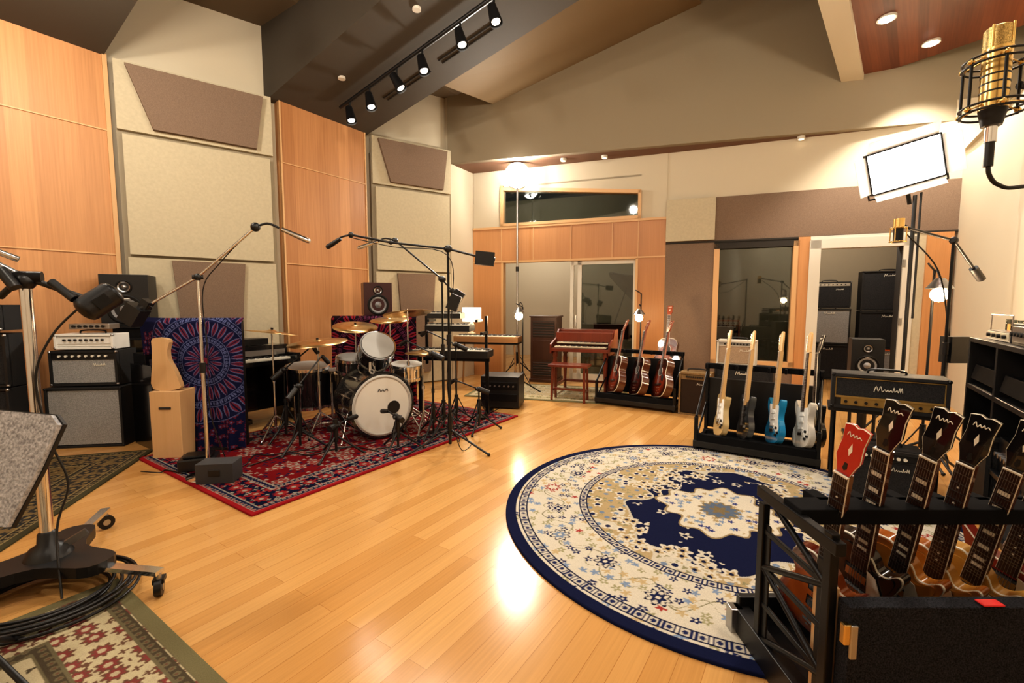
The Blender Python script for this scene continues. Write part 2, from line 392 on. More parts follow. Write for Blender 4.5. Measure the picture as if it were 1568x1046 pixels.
def paintround(x,y):
    r=np.sqrt(x*x+y*y)/1.38; th=np.arctan2(y,x); C=np.zeros(x.shape+(3,)); C[:]=CR
    u=th*1.38*.78; v=(r-.78)*1.38
    n=20; uu=frac(th/(2*pi)*n)-.5; uu=uu*(2*pi*1.38*.78/n); sg=np.where(np.floor(th/(2*pi)*n)%2==0,1,-1)
    dd=np.sqrt(uu**2+(v-.035*sg)**2); aa=np.arctan2(v-.035*sg,uu)
    put(C,np.abs(v+.075*np.sin(th*n))<.004,OL*1.3); put(C,np.abs(v-.06*np.sin(th*n*1.5+1))<.003,OL*1.6)
    d,a,i=flowers(u,v,.062,3,.4); m=(d<.30*(1+.4*np.cos(5*a)))
    put(C,m&(i<.22),NV*2);put(C,m&(i>.30)&(i<.5),OL*2);put(C,m&(i>=.5)&(i<.66),BL*1.6);put(C,m&(i>.82),TN*1.2); put(C,m&(i>.97),RD*1.3)
    put(C,(d<.11)&(i<.5),CR)
    ev=np.floor(th/(2*pi)*n)%5==0; ev2=np.floor(th/(2*pi)*n)%5==2
    put(C,dd<.066*(1+.16*np.cos(8*aa)),CR);put(C,(dd<.055*(1+.2*np.cos(8*aa))),NV);put(C,(dd<.045*(1+.2*np.cos(8*aa))),CR*.95)
    m=(dd<.032*(1+.25*np.cos(6*aa))); put(C,m,NV*1.5); put(C,m&ev2,BL*1.4); m=ev&(dd<.055*(1+.22*np.cos(8*aa)));put(C,m,RD*1.2); put(C,ev&(dd<.037*(1+.3*np.cos(8*aa))),CR);put(C,dd<.012,CR)
    f=r<.62; put(C,f,TN)
    nz=vnoise(x*9,y*9,4.)
    put(C,f&(nz>.74),CR*.9)
    d,a,i=flowers(x,y,.085,8); m=(d<.34*(1+.3*np.cos(5*a+3)))&f
    put(C,m&(i<.62),CR);put(C,m&(d<.2)&(i<.4),NV*1.5);put(C,m&(d<.2)&(i>.4),BL*1.3)
    d2,a2,i2=flowers(x+.4,y+.2,.045,18,.45); put(C,f&(d2<.27*(1+.5*np.cos(3*a2)))&(i2<.45)&~m,OL*1.6)
    ce=np.cos(2*(th-1.45)); rb=.44+.09*ce+.025*np.cos(9*th)+.05*(vnoise(x*7,y*7,2.)-.5)*2
    put(C,(r<rb+.012),CR*.8);put(C,(r<rb),NV)
    d,a,i=flowers(x,y,.095,28,.4)
    m=(np.abs(r-rb)<.075)&(vnoise(x*4,y*4,9.)>.42)
    put(C,m&(d<.46*(1+.3*np.cos(5*a))),CR);put(C,m&(d<.26*(1+.3*np.cos(5*a))),TN);put(C,m&(d<.13),NV)
    m2=(r<rb-.02)&(i<.16)&(d<.33*(1+.4*np.cos(5*a))); put(C,m2,CR*.9);put(C,m2&(d<.15),NV)
    md=.205+.06*np.abs(np.cos(2*(th-1.45-pi/2)))+.022*np.cos(12*th)
    put(C,r<md+.012,TN*.7);put(C,r<md,CR)
    d,a,i=flowers(x,y,.05,31,.4); m=(r<md-.02)&(d<.33*(1+.35*np.cos(5*a))); put(C,m&(i<.3),BL*1.5);put(C,m&(i>.75),TN*.9); put(C,m&(i>.45)&(i<.6),NV*4)
    put(C,r<.085+.010*np.cos(12*th),TN*.55);put(C,r<.072+.010*np.cos(12*th),BL*.8);put(C,r<.035+.01*np.cos(6*th),TN*.45)
    def guard(a0,a1,n):
        m=(r>a0)&(r<a1); put(C,m,CR*.9); mid=(a0+a1)/2; q=frac(th/(2*pi)*n)-.5
        dq=np.sqrt((q*2*pi*mid*1.38/n)**2+((r-mid)*1.38)**2)
        put(C,m&(np.abs(q)>.30),NV*2); put(C,m&(dq<.012),NV*2); put(C,m&(np.abs(q)>.43),CR)
        put(C,np.abs(r-a0)<.003,NV);put(C,np.abs(r-a1)<.003,NV)
    guard(.615,.65,84); guard(.905,.94,124)
    put(C,r>.955,NV)
    return C
def paintrect(x,y,w,h,edge,band,field,fl,seed,eb_=.05,bw=.26,c1=.13,c2=.12):
    d0=np.minimum(np.minimum(x,w-x),np.minimum(y,h-y)); C=np.zeros(x.shape+(3,)); C[:]=field
    xm=np.abs(x-w/2); ym=np.abs(y-h/2)
    d,a,i=flowers(xm,ym,c1,seed,.35); m=(d<.36*(1+.25*np.cos(6*a)))&(i<.7)
    put(C,m,fl[0]);put(C,m&(d<.28*(1+.2*np.cos(6*a))),fl[1]);put(C,m&(d<.12),fl[2])
    d,a,i=flowers(xm,ym,.05,seed+3,.4); k=~m&(d<.27*(1+.5*np.cos(3*a)))
    put(C,k&(i<.3),fl[2]);put(C,k&(i>.7),fl[4])
    b=d0<eb_+bw; put(C,b,band)
    d,a,i=flowers(xm,ym,c2,seed+7,.15); m=b&(d<.38*(1+.2*np.cos(8*a)))
    put(C,m,fl[3]);put(C,m&(d<.28*(1+.2*np.cos(8*a))),fl[1]);put(C,m&(d<.14),fl[2])
    d,a,i=flowers(xm,ym,.04,seed+13,.4); k=b&~m&(d<.30*(1+.5*np.cos(4*a)))
    put(C,k&(i<.45),fl[2]);put(C,k&(i>.8),fl[3])
    for q in(eb_,eb_+.05,eb_+bw-.05,eb_+bw):
        put(C,np.abs(d0-q)<.005,fl[0])
    g=((d0>eb_+.006)&(d0<eb_+.044))|((d0>eb_+bw-.044)&(d0<eb_+bw-.006))
    put(C,g,fl[4]); d,a,i=flowers(xm,ym,.04,seed+17,.05); put(C,g&(d<.32),fl[0]); put(C,g&(d<.15),fl[3])
    put(C,d0<eb_,edge)
    return C
def gridobj(name,X,Y,Z,C,wrap=False,M=None,sm=False):
    a,b=X.shape; co=np.stack([X,Y,Z],-1).reshape(-1,3)
    idx=np.arange(a*b).reshape(a,b)
    if wrap: nx=np.roll(idx,-1,1); q=np.stack([idx[:-1],nx[:-1],nx[1:],idx[1:]],-1).reshape(-1,4)
    else: q=np.stack([idx[:-1,:-1],idx[:-1,1:],idx[1:,1:],idx[1:,:-1]],-1).reshape(-1,4)
    q=q[:,::-1]
    me=bpy.data.meshes.new(name); me.vertices.add(a*b); me.vertices.foreach_set('co',co.astype(np.float32).ravel())
    me.loops.add(q.size); me.loops.foreach_set('vertex_index',q.astype(np.int32).ravel())
    me.polygons.add(len(q)); me.polygons.foreach_set('loop_start',(np.arange(len(q))*4).astype(np.int32))
    me.update(calc_edges=True); me.validate()
    at=me.color_attributes.new('Col','FLOAT_COLOR','POINT'); cc=np.ones((a*b,4),np.float32); cc[:,:3]=C.reshape(-1,3); at.data.foreach_set('color',cc.ravel())
    me.materials.append(woven)
    ob=bpy.data.objects.new(name,me); bpy.context.collection.objects.link(ob)
    if M is not None: ob.matrix_world=M
    return ob
rr=np.concatenate([np.linspace(0.001,1.38,330),[1.385,1.385]]); tt=np.linspace(0,2*pi,1300,endpoint=False)
RR,TT=np.meshgrid(rr,tt,indexing='ij'); X=RR*np.cos(TT);Y=RR*np.sin(TT); Z=np.full(X.shape,.014); Z[-1]=0.0; Z[-2]=.010
gridobj('round_rug',X,Y,Z,paintround(X,Y),True,Matrix.Translation((1.345,2.85,.001))@Matrix.Rotation(-.5,4,'Z'))
def rectrug(name,corner,ang,w,h,z,res,**k):
    x=np.concatenate([[0],np.linspace(0,w,int(w/res)),[w]]);y=np.concatenate([[0],np.linspace(0,h,int(h/res)),[h]])
    X,Y=np.meshgrid(x,y,indexing='ij'); Z=np.full(X.shape,.012); Z[0]=0;Z[-1]=0;Z[:,0]=0;Z[:,-1]=0
    C=paintrect(X,Y,w,h,**k)
    return gridobj(name,X,Y,Z,C,False,Matrix.Translation((*corner,z))@Matrix.Rotation(ang,4,'Z'))
DR=np.array((.26,.012,.016))
rectrug('persian_rug',(-1.652,2.784),RL,3.1,1.93,.002,.005,edge=DR,band=NV*.6,field=DR*.55,fl=[CR*.45,RD*.9,CR*.5,DR*.9,NV*1.0],seed=2,eb_=.035,bw=.30,c1=.16)
GN=np.array((.17,.15,.08))
rectrug('persian_rug.001',R(-2.0,1.4),RL,2.69,1.38,.002,.004,edge=GN*.9,band=np.array((.46,.40,.26)),field=np.array((.44,.38,.25)),fl=[np.array((.14,.12,.07)),np.array((.20,.05,.045)),np.array((.42,.36,.24)),np.array((.13,.07,.045)),np.array((.07,.055,.035))],seed=41,eb_=.055,bw=.30,c1=.12,c2=.10)
v=Vector((.515,-1.72)).normalized(); ang=math.atan2(v.y,v.x)
rectrug('persian_rug.002',(-3.3-.958*1.6*1.0,4.1-.287*1.6),ang,1.9,1.6,.002,.007,edge=GN*.35,band=np.array((.16,.11,.05)),field=np.array((.13,.09,.04)),fl=[np.array((.25,.19,.09)),np.array((.03,.03,.03)),np.array((.22,.16,.07)),np.array((.03,.03,.03)),np.array((.02,.02,.02))],seed=61,eb_=.04,bw=.3)
rectrug('persian_rug.003',(-.7,6.55),math.radians(-15),2.3,1.2,.002,.012,edge=GN,band=np.array((.42,.36,.24)),field=np.array((.34,.28,.18)),fl=[CR*.8,GN,TN,OL*2,TN],seed=71)

# ================================================================= OBJECT FACTORIES
def amp(name,x,y,z0,w,d,h,rot,grille=darkcl,panel=None,ph=.0,body=tolex,inset=.03,trimc=None,knobs=8,logo=True,low=False):
    o=O(name,(x,y,z0),rot)
    t=.022
    o.box(0,d/2,h/2,w,d-.02,h,body)
    for sx in(-1,1): o.box(sx*(w/2-t/2),0.0,h/2,t,.04,h,body)
    o.box(0,0,t/2,w,.04,t,body); o.box(0,0,h-t/2,w,.04,t,body)
    g0=t+.005; g1=h-t-.005
    if panel: 
        if low: pz=t+ph/2+.004; g0=t+ph+.012
        else: pz=h-t-ph/2-.004; g1=h-t-ph-.012
        o.box(0,.002,pz,w-2*t-(.08 if low else 0),.024,ph,panel)
        if low: o.box(0,.004,pz,w-2*t,.02,ph+.01,body)
        o.box(0,-.004,(g0-.004) if low else (g1+.004),w-2*t,.02,.01,goldp if low else body)
        for i in range(knobs):
            kx=-w/2+.09+(w-.18)*i/(knobs-1); o.cyl((kx,-.028,pz),(kx,-.008,pz),.011,black if panel!=black else ivory,.009,n=10)
    o.box(0,.002,(g0+g1)/2,w-2*t,.02,g1-g0,grille)
    if trimc:
        for sx in(-1,1): o.box(sx*(w/2-t-.004),-.010,(g0+g1)/2,.006,.006,g1-g0,trimc)
        for z in(g0+.003,g1-.003): o.box(0,-.010,z,w-2*t,.006,.006,trimc)
    if logo:
        lz=g1-.05 if g1-g0>.18 else (g0+g1)/2; lx=0 if (g1-g0<.2 or w>.6) else w*.22
        s_=1.2 if w>.6 else .8
        pts=[(lx+s_*a,-.012,lz+s_*b) for a,b in((-.065,-.018),(-.055,.02),(-.045,-.012),(-.034,.02),(-.026,-.014),(-.014,.002),(-.008,-.012),(.0,.002),(.006,-.012),(.014,.0),(.022,-.012),(.028,.018),(.032,-.010),(.042,.002),(.048,-.012),(.054,.018),(.058,-.012),(.064,.018),(.068,-.012))]
        o.tube(pts,.0022*s_,ivory,n=5,k=3)
    o.tube([(-.11,d/2,h),(-.10,d/2,h+.025),(0,d/2,h+.032),(.10,d/2,h+.025),(.11,d/2,h)],.008,black,n=6)
    for sx in(-1,1):
        for yy in(.05,d-.05): o.cyl((sx*(w/2-.05),yy,-.0),(sx*(w/2-.05),yy,.006),.02,black)
        for zz in(.012,h-.012): o.sph((sx*(w/2-.008),-.012,zz),.014,blackm if w>.6 else steel,n=8)
    return o.done(.006)
def speaker(name,x,y,z0,w,d,h,rot,body=black,stand=True):
    o=O(name,(x,y,z0),rot); o.box(0,d/2,h/2,w,d,h,body)
    def drv(z,r):
        M=Matrix.Translation((0,0,z))@Matrix.Rotation(pi/2,4,'X')
        o.lathe([(r*1.15,0),(r*1.15,.008),(r,.010),(r*.9,.004),(r*.85,.004)],blackm,M,28)
        o.lathe([(r*.88,.006),(r*.5,-.006),(r*.42,-.008),(r*.3,.006),(.001,.012)],mat('driver_cone',(.22,.22,.23),.4,.3) if r>.06 else steel,M,28)
    drv(h*.32,w*.33); drv(h*.76,w*.15)
    o.box(0,-.003,h*.53,w*.22,.006,.010,white)
    if stand:
        o.box(0,d/2,-.01,w*.9,d*.9,.02,black); o.cyl((0,d/2,-z0+.02),(0,d/2,-.01),.04,black); o.box(0,d/2,-z0+.012,w*1.1,d*1.2,.024,black)
        for sx in(-1,1): o.cyl((sx*.1,d/2,-z0+.02),(sx*.1,d/2,-.01),.015,black)
    return o.done(.008)
def micshape(o,p,q,r,m,grille=None):
    p=Vector(p);q=Vector(q);d=q-p
    o.cyl(p,p+d*.6,r*.8,m,r,n=14); o.cyl(p+d*.6,p+d*.92,r,grille or m,r,n=14); o.cyl(p+d*.92,q,r,grille or m,r*.7,n=14)
def tripod(o,r,h=.18,m=black,a0=.3):
    for i in range(3):
        a=a0+i*2*pi/3; c,s=math.cos(a),math.sin(a)
        o.cyl((0.02*c,.02*s,h),(r*c,r*s,.015),.010,m,n=8); o.sph((r*c,r*s,.015),.015,black,n=8)
        o.cyl((0.015*c,.015*s,h+.14),(r*.5*c,r*.5*s,h*.55),.006,m,n=6)
    o.cyl((0,0,h-.04),(0,0,h+.16),.022,m)
def micstand(name,x,y,h,boom=None,r=.32,m=black,a0=.3,mic=None,rad=.009,legs=True):
    o=O(name,(x,y,0))
    if legs: tripod(o,r,m=m,a0=a0)
    else: o.lathe([(.001,.0),(.15,.0),(.15,.02),(.04,.04),(.015,.06)],m)
    o.cyl((0,0,.05),(0,0,h*.55),rad*1.35,m); o.cyl((0,0,h*.5),(0,0,h),rad,chrome if m==chrome else blackm)
    o.cyl((0,0,h*.53),(0,0,h*.58),rad*2.0,black)
    if boom:
        o.tube(boom,rad*.9,m,smooth=False); o.sph((0,0,h),.028,black,n=10); o.cyl((-.03,-.02,h),(.03,.02,h),.016,black)
        e0=Vector(boom[0]); d=(Vector(boom[1])-e0).normalized(); o.cyl(e0-d*.02,e0+d*.1,.028,black,n=14)
    if mic:
        p,q,rr,mm=mic; micshape(o,p,q,rr,mm)
        if boom: o.cyl(boom[-1],p,.008,black)
    return o
# ---- guitars
STR=[(0,0),(-.11,.012),(-.16,.08),(-.145,.15),(-.112,.2),(-.115,.26),(-.15,.33),(-.155,.39),(-.13,.412),(-.10,.37),(-.06,.335),(-.03,.33),(.03,.33),(.05,.325),(.08,.34),(.11,.375),(.13,.36),(.125,.31),(.105,.25),(.11,.2),(.14,.15),(.16,.08),(.11,.012)]
LPO=[(0,0),(-.11,.012),(-.165,.09),(-.15,.17),(-.112,.22),(-.105,.27),(-.125,.33),(-.11,.38),(-.06,.405),(-.03,.40),(.03,.36),(.055,.32),(.085,.325),(.115,.36),(.13,.345),(.12,.29),(.105,.24),(.115,.2),(.15,.16),(.165,.09),(.11,.012)]
TEL=[(0,0),(-.11,.012),(-.16,.08),(-.145,.16),(-.115,.21),(-.115,.27),(-.135,.33),(-.12,.385),(-.07,.395),(-.03,.36),(.03,.33),(.05,.315),(.08,.325),(.115,.35),(.135,.335),(.125,.29),(.105,.24),(.115,.19),(.145,.14),(.16,.08),(.11,.012)]
SG=[(0,0),(-.10,.012),(-.16,.08),(-.155,.16),(-.125,.22),(-.115,.28),(-.14,.36),(-.15,.40),(-.10,.355),(-.05,.33),(.05,.33),(.10,.355),(.15,.40),(.14,.36),(.115,.28),(.125,.22),(.155,.16),(.16,.08),(.10,.012)]
ACO=[(0,0),(-.13,.012),(-.2,.11),(-.185,.21),(-.135,.285),(-.135,.35),(-.145,.42),(-.10,.485),(0,.50),(.10,.485),(.145,.42),(.135,.35),(.135,.285),(.185,.21),(.2,.11),(.13,.012)]
def gmat(col,dark=None):
    n='lacquer_%d_%d_%d'%tuple(int(c*99) for c in col)
    if dark is not None: n+='b'
    if n in MC: return MC[n]
    if dark is None: return mat(n,col,.2,coat=.7)
    m,nn,l,b=nt(n); tc=nn.new('ShaderNodeTexCoord'); mp=nn.new('ShaderNodeMapping'); mp.inputs['Location'].default_value=(0,-.2*4.6,0); mp.inputs['Scale'].default_value=(5.6,4.6,0)
    l.new(tc.outputs['Object'],mp.inputs[0]); g=nn.new('ShaderNodeTexGradient'); g.gradient_type='SPHERICAL'; l.new(mp.outputs[0],g.inputs[0])
    r=nn.new('ShaderNodeValToRGB'); r.color_ramp.elements[0].position=.02; r.color_ramp.elements[0].color=(*dark,1); r.color_ramp.elements[1].position=.45; r.color_ramp.elements[1].color=(*col,1)
    l.new(g.outputs['Fac'],r.inputs[0]); l.new(r.outputs[0],b.inputs['Base Color']); b.inputs['Roughness'].default_value=.2; b.inputs['Coat Weight'].default_value=.7
    MC[n]=m; return m
rosew=mat('rosewood',(.035,.014,.008),.45); maple=mat('maple_neck',(.55,.35,.15),.35)
headblack=mat('headstock_black_lacquer',(.008,.007,.008),.15,coat=.8)
def guitar(name,base,up,normal,kind,col,dark=None,board=None,head=None,neckc=None,acoustic=False,pg=None,trapez=False,tele=False,bind=True,pearl=True,hs_=1.0):
    yv=Vector(up).normalized(); zv=Vector(normal); zv=(zv-yv*zv.dot(yv)).normalized(); xv=yv.cross(zv)
    M=Matrix(((xv.x,yv.x,zv.x,base[0]),(xv.y,yv.y,zv.y,base[1]),(xv.z,yv.z,zv.z,base[2]),(0,0,0,1)))
    o=O(name,M=M); bm_=gmat(col,dark); board=board or rosew; neckc=neckc or gmat((.25,.06,.03))
    ol=[tuple(p) for p in cat([(a,b,0) for a,b in kind],4,True)]
    th=.10 if acoustic else .044; y0=.47 if acoustic else .36
    side=gmat((.10,.03,.012)) if acoustic else bm_
    o.prism(ol,-th,-.004,side if acoustic else bm_,None,True)
    if bind or acoustic: o.prism([(a*1.004,(b-.2)*1.004+.2) for a,b,_ in ol],-.008,-.001,ivory)
    o.prism([(a*.985,(b-.2)*.985+.2) for a,b,_ in ol],-.008,.002,bm_)
    if kind is LPO:   # carved arch top
        o.prism([(a*.86,(b-.2)*.86+.2) for a,b,_ in ol],.002,.006,bm_,None,True)
    ys=.30 if not acoustic else .37
    nut=.815 if not acoustic else .86
    o.prism([(-.029,y0-.05),(.029,y0-.05),(.022,nut),(-.022,nut)],-.018,.003,neckc)
    if bind: o.prism([(-.0295,ys),(.0295,ys),(.0228,nut),(-.0228,nut)],.003,.0082,ivory)
    o.prism([(-.028,ys),(.028,ys),(.0213,nut),(-.0213,nut)],.003,.009,board)
    sc_=nut-(.13 if not acoustic else .17)
    for k in range(1,21):
        fy=nut-sc_*(1-2**(-k/12)); 
        if fy>ys+.005: o.box(0,fy,.0095,.044,.002,.002,steel)
        if k in(3,5,7,9,12,15,17) and fy>ys: 
            fy2=fy+sc_*(2**(-(k-1)/12)-2**(-k/12))*.5
            if trapez: o.box(0,fy2,.0092,.030,.016,.001,ivory)
            else: o.cyl((0,fy2,.009),(0,fy2,.0097),.004,ivory if board!=maple else black,n=8)
    o.box(0,nut,.010,.044,.005,.006,ivory)
    hm=head or neckc
    if kind in(STR,TEL):
        o.prism([tuple(p) for p in cat([(-.022,nut,0),(.022,nut,0),(.024,nut+.03,0),(.026,nut+.10,0),(.022,nut+.17,0),(-.0,nut+.185,0),(-.028,nut+.165,0),(-.038,nut+.12,0),(-.045,nut+.05,0),(-.04,nut+.03,0)],3,True)],-.014,.001,hm)
        for i in range(6):
            yy=nut+.035+i*.024; o.cyl((-.028,yy,-.012),(-.028,yy,.010),.004,chrome,n=8); o.box(-.056,yy,-.008,.022,.012,.007,chrome)
    else:
        Mh=Matrix.Translation((0,nut,0))@Matrix.Rotation(-.2,4,'X')@Matrix.Diagonal((hs_,1,1,1))
        hd=[(-.022,0),(.022,0),(.031,.03),(.041,.055),(.036,.11),(.041,.160),(.030,.163),(.015,.166),(0,.160),(-.015,.166),(-.030,.163),(-.041,.160),(-.036,.11),(-.041,.055),(-.031,.03)]
        o.prism(hd,-.014,.001,hm,Mh)
        if bind and not acoustic: o.prism([(a*1.03,(b-.08)*1.015+.08) for a,b in hd],-.004,.0004,ivory,Mh)
        if hm!=neckc: o.prism([(-.008,.02),(0,.012),(.008,.02),(.005,.04),(-.005,.04)],.001,.002,black,Mh)
        o.tube([(-.024,.130,.002),(-.020,.142,.002),(-.012,.128,.002),(-.006,.138,.002),(0,.130,.002),(.005,.140,.002),(.010,.131,.002),(.016,.138,.002),(.024,.132,.002)],.0017,ivory,n=5,M=Mh,k=3)
        o.prism([(0,.065),(.007,.085),(0,.108),(-.007,.085)],.001,.002,ivory,Mh)
        tm=mat('tuner_pearl',(.62,.62,.48),.3) if pearl else chrome
        for sx in(-1,1):
            for i in range(3):
                yy=.05+i*.037; o.cyl((sx*.024,yy,-.016),(sx*.024,yy,.013),.0055,chrome,n=10); o.cyl((sx*.024,yy,.001),(sx*.024,yy,.003),.009,chrome,n=12); o.cyl((sx*.034,yy,-.01),(sx*.055,yy,-.01),.0035,chrome,n=6)
                o.sph((sx*.064,yy,-.01),.014,tm,(1,.8,.45),10)
    if acoustic:
        o.cyl((0,.33,.0015),(0,.33,.0026),.058,ivory,n=28); o.cyl((0,.33,.002),(0,.33,.0032),.052,gap,n=28)
        o.box(0,.16,.006,.16,.025,.010,rosew)
        o.prism([(.03,.32),(.06,.30),(.11,.26),(.10,.19),(.05,.22)],.002,.0032,pg or black)
    else:
        if pg: o.prism([tuple(p) for p in cat([(-.10,.35,0),(-.04,.335,0),(.03,.33,0),(.085,.325,0),(.095,.27,0),(.10,.2,0),(.125,.12,0),(.08,.08,0),(.05,.12,0),(-.03,.16,0),(-.08,.2,0),(-.085,.27,0)],3,True)],.002,.0045,pg)
        if kind in(STR,TEL):
            for yy in(.16,.215,.27): o.box(0,yy,.008,.075,.018,.010,black if not pg else (ivory if pg!=white else white))
            o.box(0,.115,.008,.07,.03,.010,chrome)
        else:
            for yy in(.175,.26): o.box(0,yy,.008,.07,.036,.014,chrome); o.box(0,yy,.005,.086,.05,.007,black)
            o.box(0,.125,.012,.075,.014,.012,chrome); o.box(0,.075,.010,.085,.016,.010,chrome)
            o.prism([(.032,.31),(.06,.30),(.085,.24),(.08,.19),(.045,.17)],.010,.013,ivory)
        for kx,ky in((.09,.13),(.12,.09),(.085,.07)): o.cyl((kx,ky,.002),(kx,ky,.016),.011,gold if not pg else black,n=12)
    for i in range(6):
        xx=-.016+i*.0064; o.cyl((xx*1.4,.12 if not acoustic else .16,.018 if not acoustic else .012),(xx,nut,.0125),.0006,steel,n=4,cap=False)
    return o.done()

# ================================================================= LEFT SIDE GEAR
GX=math.radians(8)
amp('speaker_cabinet',-4.0,4.2,0,.64,.32,.57,GX,grille=greycl,logo=False)
amp('combo_amplifier',-4.02,4.25,.58,.57,.27,.33,GX,grille=greycl,panel=black,ph=.05)
amp('amplifier_head',-4.03,4.28,.92,.50,.22,.145,GX,grille=white,body=white,panel=white,ph=.06,logo=False)
o=O('effects_pedal',(-4.0,4.36,1.105),GX); o.box(0,0,.03,.34,.14,.05,steel)
for i in range(6): o.cyl((-.13+i*.05,-.07,.03),(-.13+i*.05,-.085,.03),.012,black); 
o.done(.004)
amp('speaker_cabinet.001',-4.62,3.85,0,.56,.28,.62,GX,grille=darkcl,logo=False)
amp('combo_amplifier.001',-4.62,3.87,.63,.54,.25,.46,GX,grille=darkcl,panel=black,ph=.06)
amp('amplifier_head.001',-4.60,3.87,1.12,.46,.24,.22,GX,grille=darkcl,panel=steel,ph=.06)
speaker('studio_monitor',-4.00,4.72,1.12,.40,.34,.53,math.radians(26),stand=False)
o=O('equipment_rack',(-3.94,4.86,0),GX)
for sx in(-1,1): o.box(sx*.24,0,.5,.02,.3,1.0,black)
for z in(.05,.35,.65,.98,1.105): o.box(0,0,z,.5,.3,.02,black)
for z in(.15,.45,.8): o.box(0,-.02,z,.44,.24,.14,blackm); 
o.box(0,0,1.04,.44,.24,.11,blackm)
o.done(.003)
o=O('road_case',(-3.38,4.62,0),GX); o.box(0,.1,.10,.40,.36,.20,black); o.box(0,-.085,.10,.36,.01,.14,blackm)
for sx in(-1,1): o.box(sx*.195,-.07,.1,.02,.04,.2,steel)
o.cyl((.1,-.095,.1),(.1,-.085,.1),.03,steel,n=16); o.cyl((-.08,-.095,.1),(-.08,-.085,.1),.03,steel,n=16); o.done(.004)
speaker('studio_monitor.001',-1.86,6.35,1.19,.38,.34,.45,math.radians(24),body=mat('dark_red_lacquer',(.045,.010,.012),.3))
o=O('plywood_instrument',(-2.99,3.86,0),math.radians(4))
o.box(0,.12,.30,.25,.24,.59,mpl); o.box(0,-.003,.45,.10,.01,.022,gap)
F=Matrix.Translation((0,.1,0))@Matrix.Rotation(pi/2,4,'X')
o.prism([tuple(p) for p in cat([(-.12,.61,0),(.09,.61,0),(.095,.68,0),(.06,.78,0),(.02,.87,0),(.015,.95,0),(.03,1.04,0),(-.10,1.05,0),(-.11,.95,0),(-.12,.8,0)],3,True)],0,.05,mpl,F)
o.done(.008)
def tapestry(x,y,s,ca,cb,cc):
    r=np.sqrt(x*x+y*y); th=np.arctan2(y,x); C=np.zeros(x.shape+(3,)); C[:]=ca
    for k,(r0,r1,n,col) in enumerate([(.05,.28,16,cb),(.30,.36,40,cc),(.38,.62,28,cb),(.64,.70,60,cc),(.72,.93,40,cb)]):
        r0*=s;r1*=s; q=np.abs(frac(th/(2*pi)*n)-.5)*2; m=(r>r0)&(r<r1)
        pr=np.sin(pi*np.clip((r-r0)/(r1-r0),0,1))**.6
        put(C,m&(q<.74*pr),cc); put(C,m&(q<.50*pr),col if k%2 else cb)
        put(C,m&(q<.14),ca)
        put(C,np.abs(r-r1-.008)<.003,cc)
    put(C,r<.05*s,cb)
    o_=r>.95*s; d,a,i=flowers(x,y,.045,5,.3); m=o_&(d<.40*(1+.3*np.cos(5*a))); put(C,m&(i<.6),cb*.8);put(C,m&(i<.6)&(d<.14),cc)
    return C
def drape(name,loc,rot,w,h,ca,cb,cc,s,cy,left=.0):
    nx,nz=320,340; u=np.linspace(-w/2-left,w/2,nx); z=np.linspace(0,1,nz); U,V=np.meshgrid(u,z,indexing='ij')
    Zz=h*V+ (1-V)*(.02*np.sin(U*30)); fold=(1-V)**1.1
    Y=.0+.04*np.sin(U*21+V*2)*fold+.022*np.sin(U*47)*fold-.05*fold
    Uo=U.copy()
    if left: Y=Y+np.clip(-w/2-U,0,9)*.7; Uo=np.where(U<-w/2,-w/2+(U+w/2)*(1.0-.0*V)+ (V-1)*(U+w/2)*.35,U)
    C=tapestry(U,Zz-cy,s,ca,cb,cc)
    k=np.clip((V-.97)/.03,0,1); Y=Y+k*.06
    ob=gridobj(name,Uo,Y,Zz+.01,C,False,Matrix.Translation(loc)@Matrix.Rotation(rot,4,'Z'))
    g=O('frame',(0,0,0)); g.box(0,.08,h/2,w-.06,.06,h-.03,black); g.box(0,.08,.02,w-.1,.3,.03,black); b=g.done(); b.parent=ob
    for p in ob.data.polygons: p.use_smooth=True
    return ob
drape('mandala_tapestry',(-2.80,4.12,.0),math.radians(6),.66,1.21,np.array((.010,.012,.045)),np.array((.16,.025,.045)),np.array((.11,.13,.27)),.60,.82,left=.38)
drape('mandala_tapestry.001',(-1.82,6.0,0),math.radians(4),1.1,1.18,np.array((.012,.006,.010)),np.array((.26,.015,.02)),np.array((.13,.03,.07)),.66,.72)
o=O('digital_piano',(-3.06,4.78,0),RL)
pk=mat('piano_black',(.006,.006,.007),.18,coat=.5)
o.box(0,.1,.80,1.36,.30,.16,pk); o.box(0,-.10,.70,1.36,.28,.05,pk)
for sx in(-1,1): o.box(sx*.69,.0,.39,.035,.50,.78,pk); o.box(sx*.69,-.17,.74,.04,.2,.10,pk)
o.box(0,.22,.40,1.34,.02,.6,pk); o.box(0,-.10,.735,1.28,.16,.02,ivory)
for i in range(52):
    if i%7 not in(2,6): o.box(-.63+i*.0246+.0123,-.07,.752,.012,.10,.014,black)
    o.box(-.64+i*.0246,-.10,.746,.0012,.16,.001,black)
o.box(0,-.052,.80,1.30,.01,.06,steel); o.box(0,.10,.04,.5,.3,.05,pk)
for i in(-1,0,1): o.box(i*.08,-.1,.06,.02,.16,.012,gold)
o.box(.35,.12,.92,.3,.2,.07,blackm)
o.done(.006)

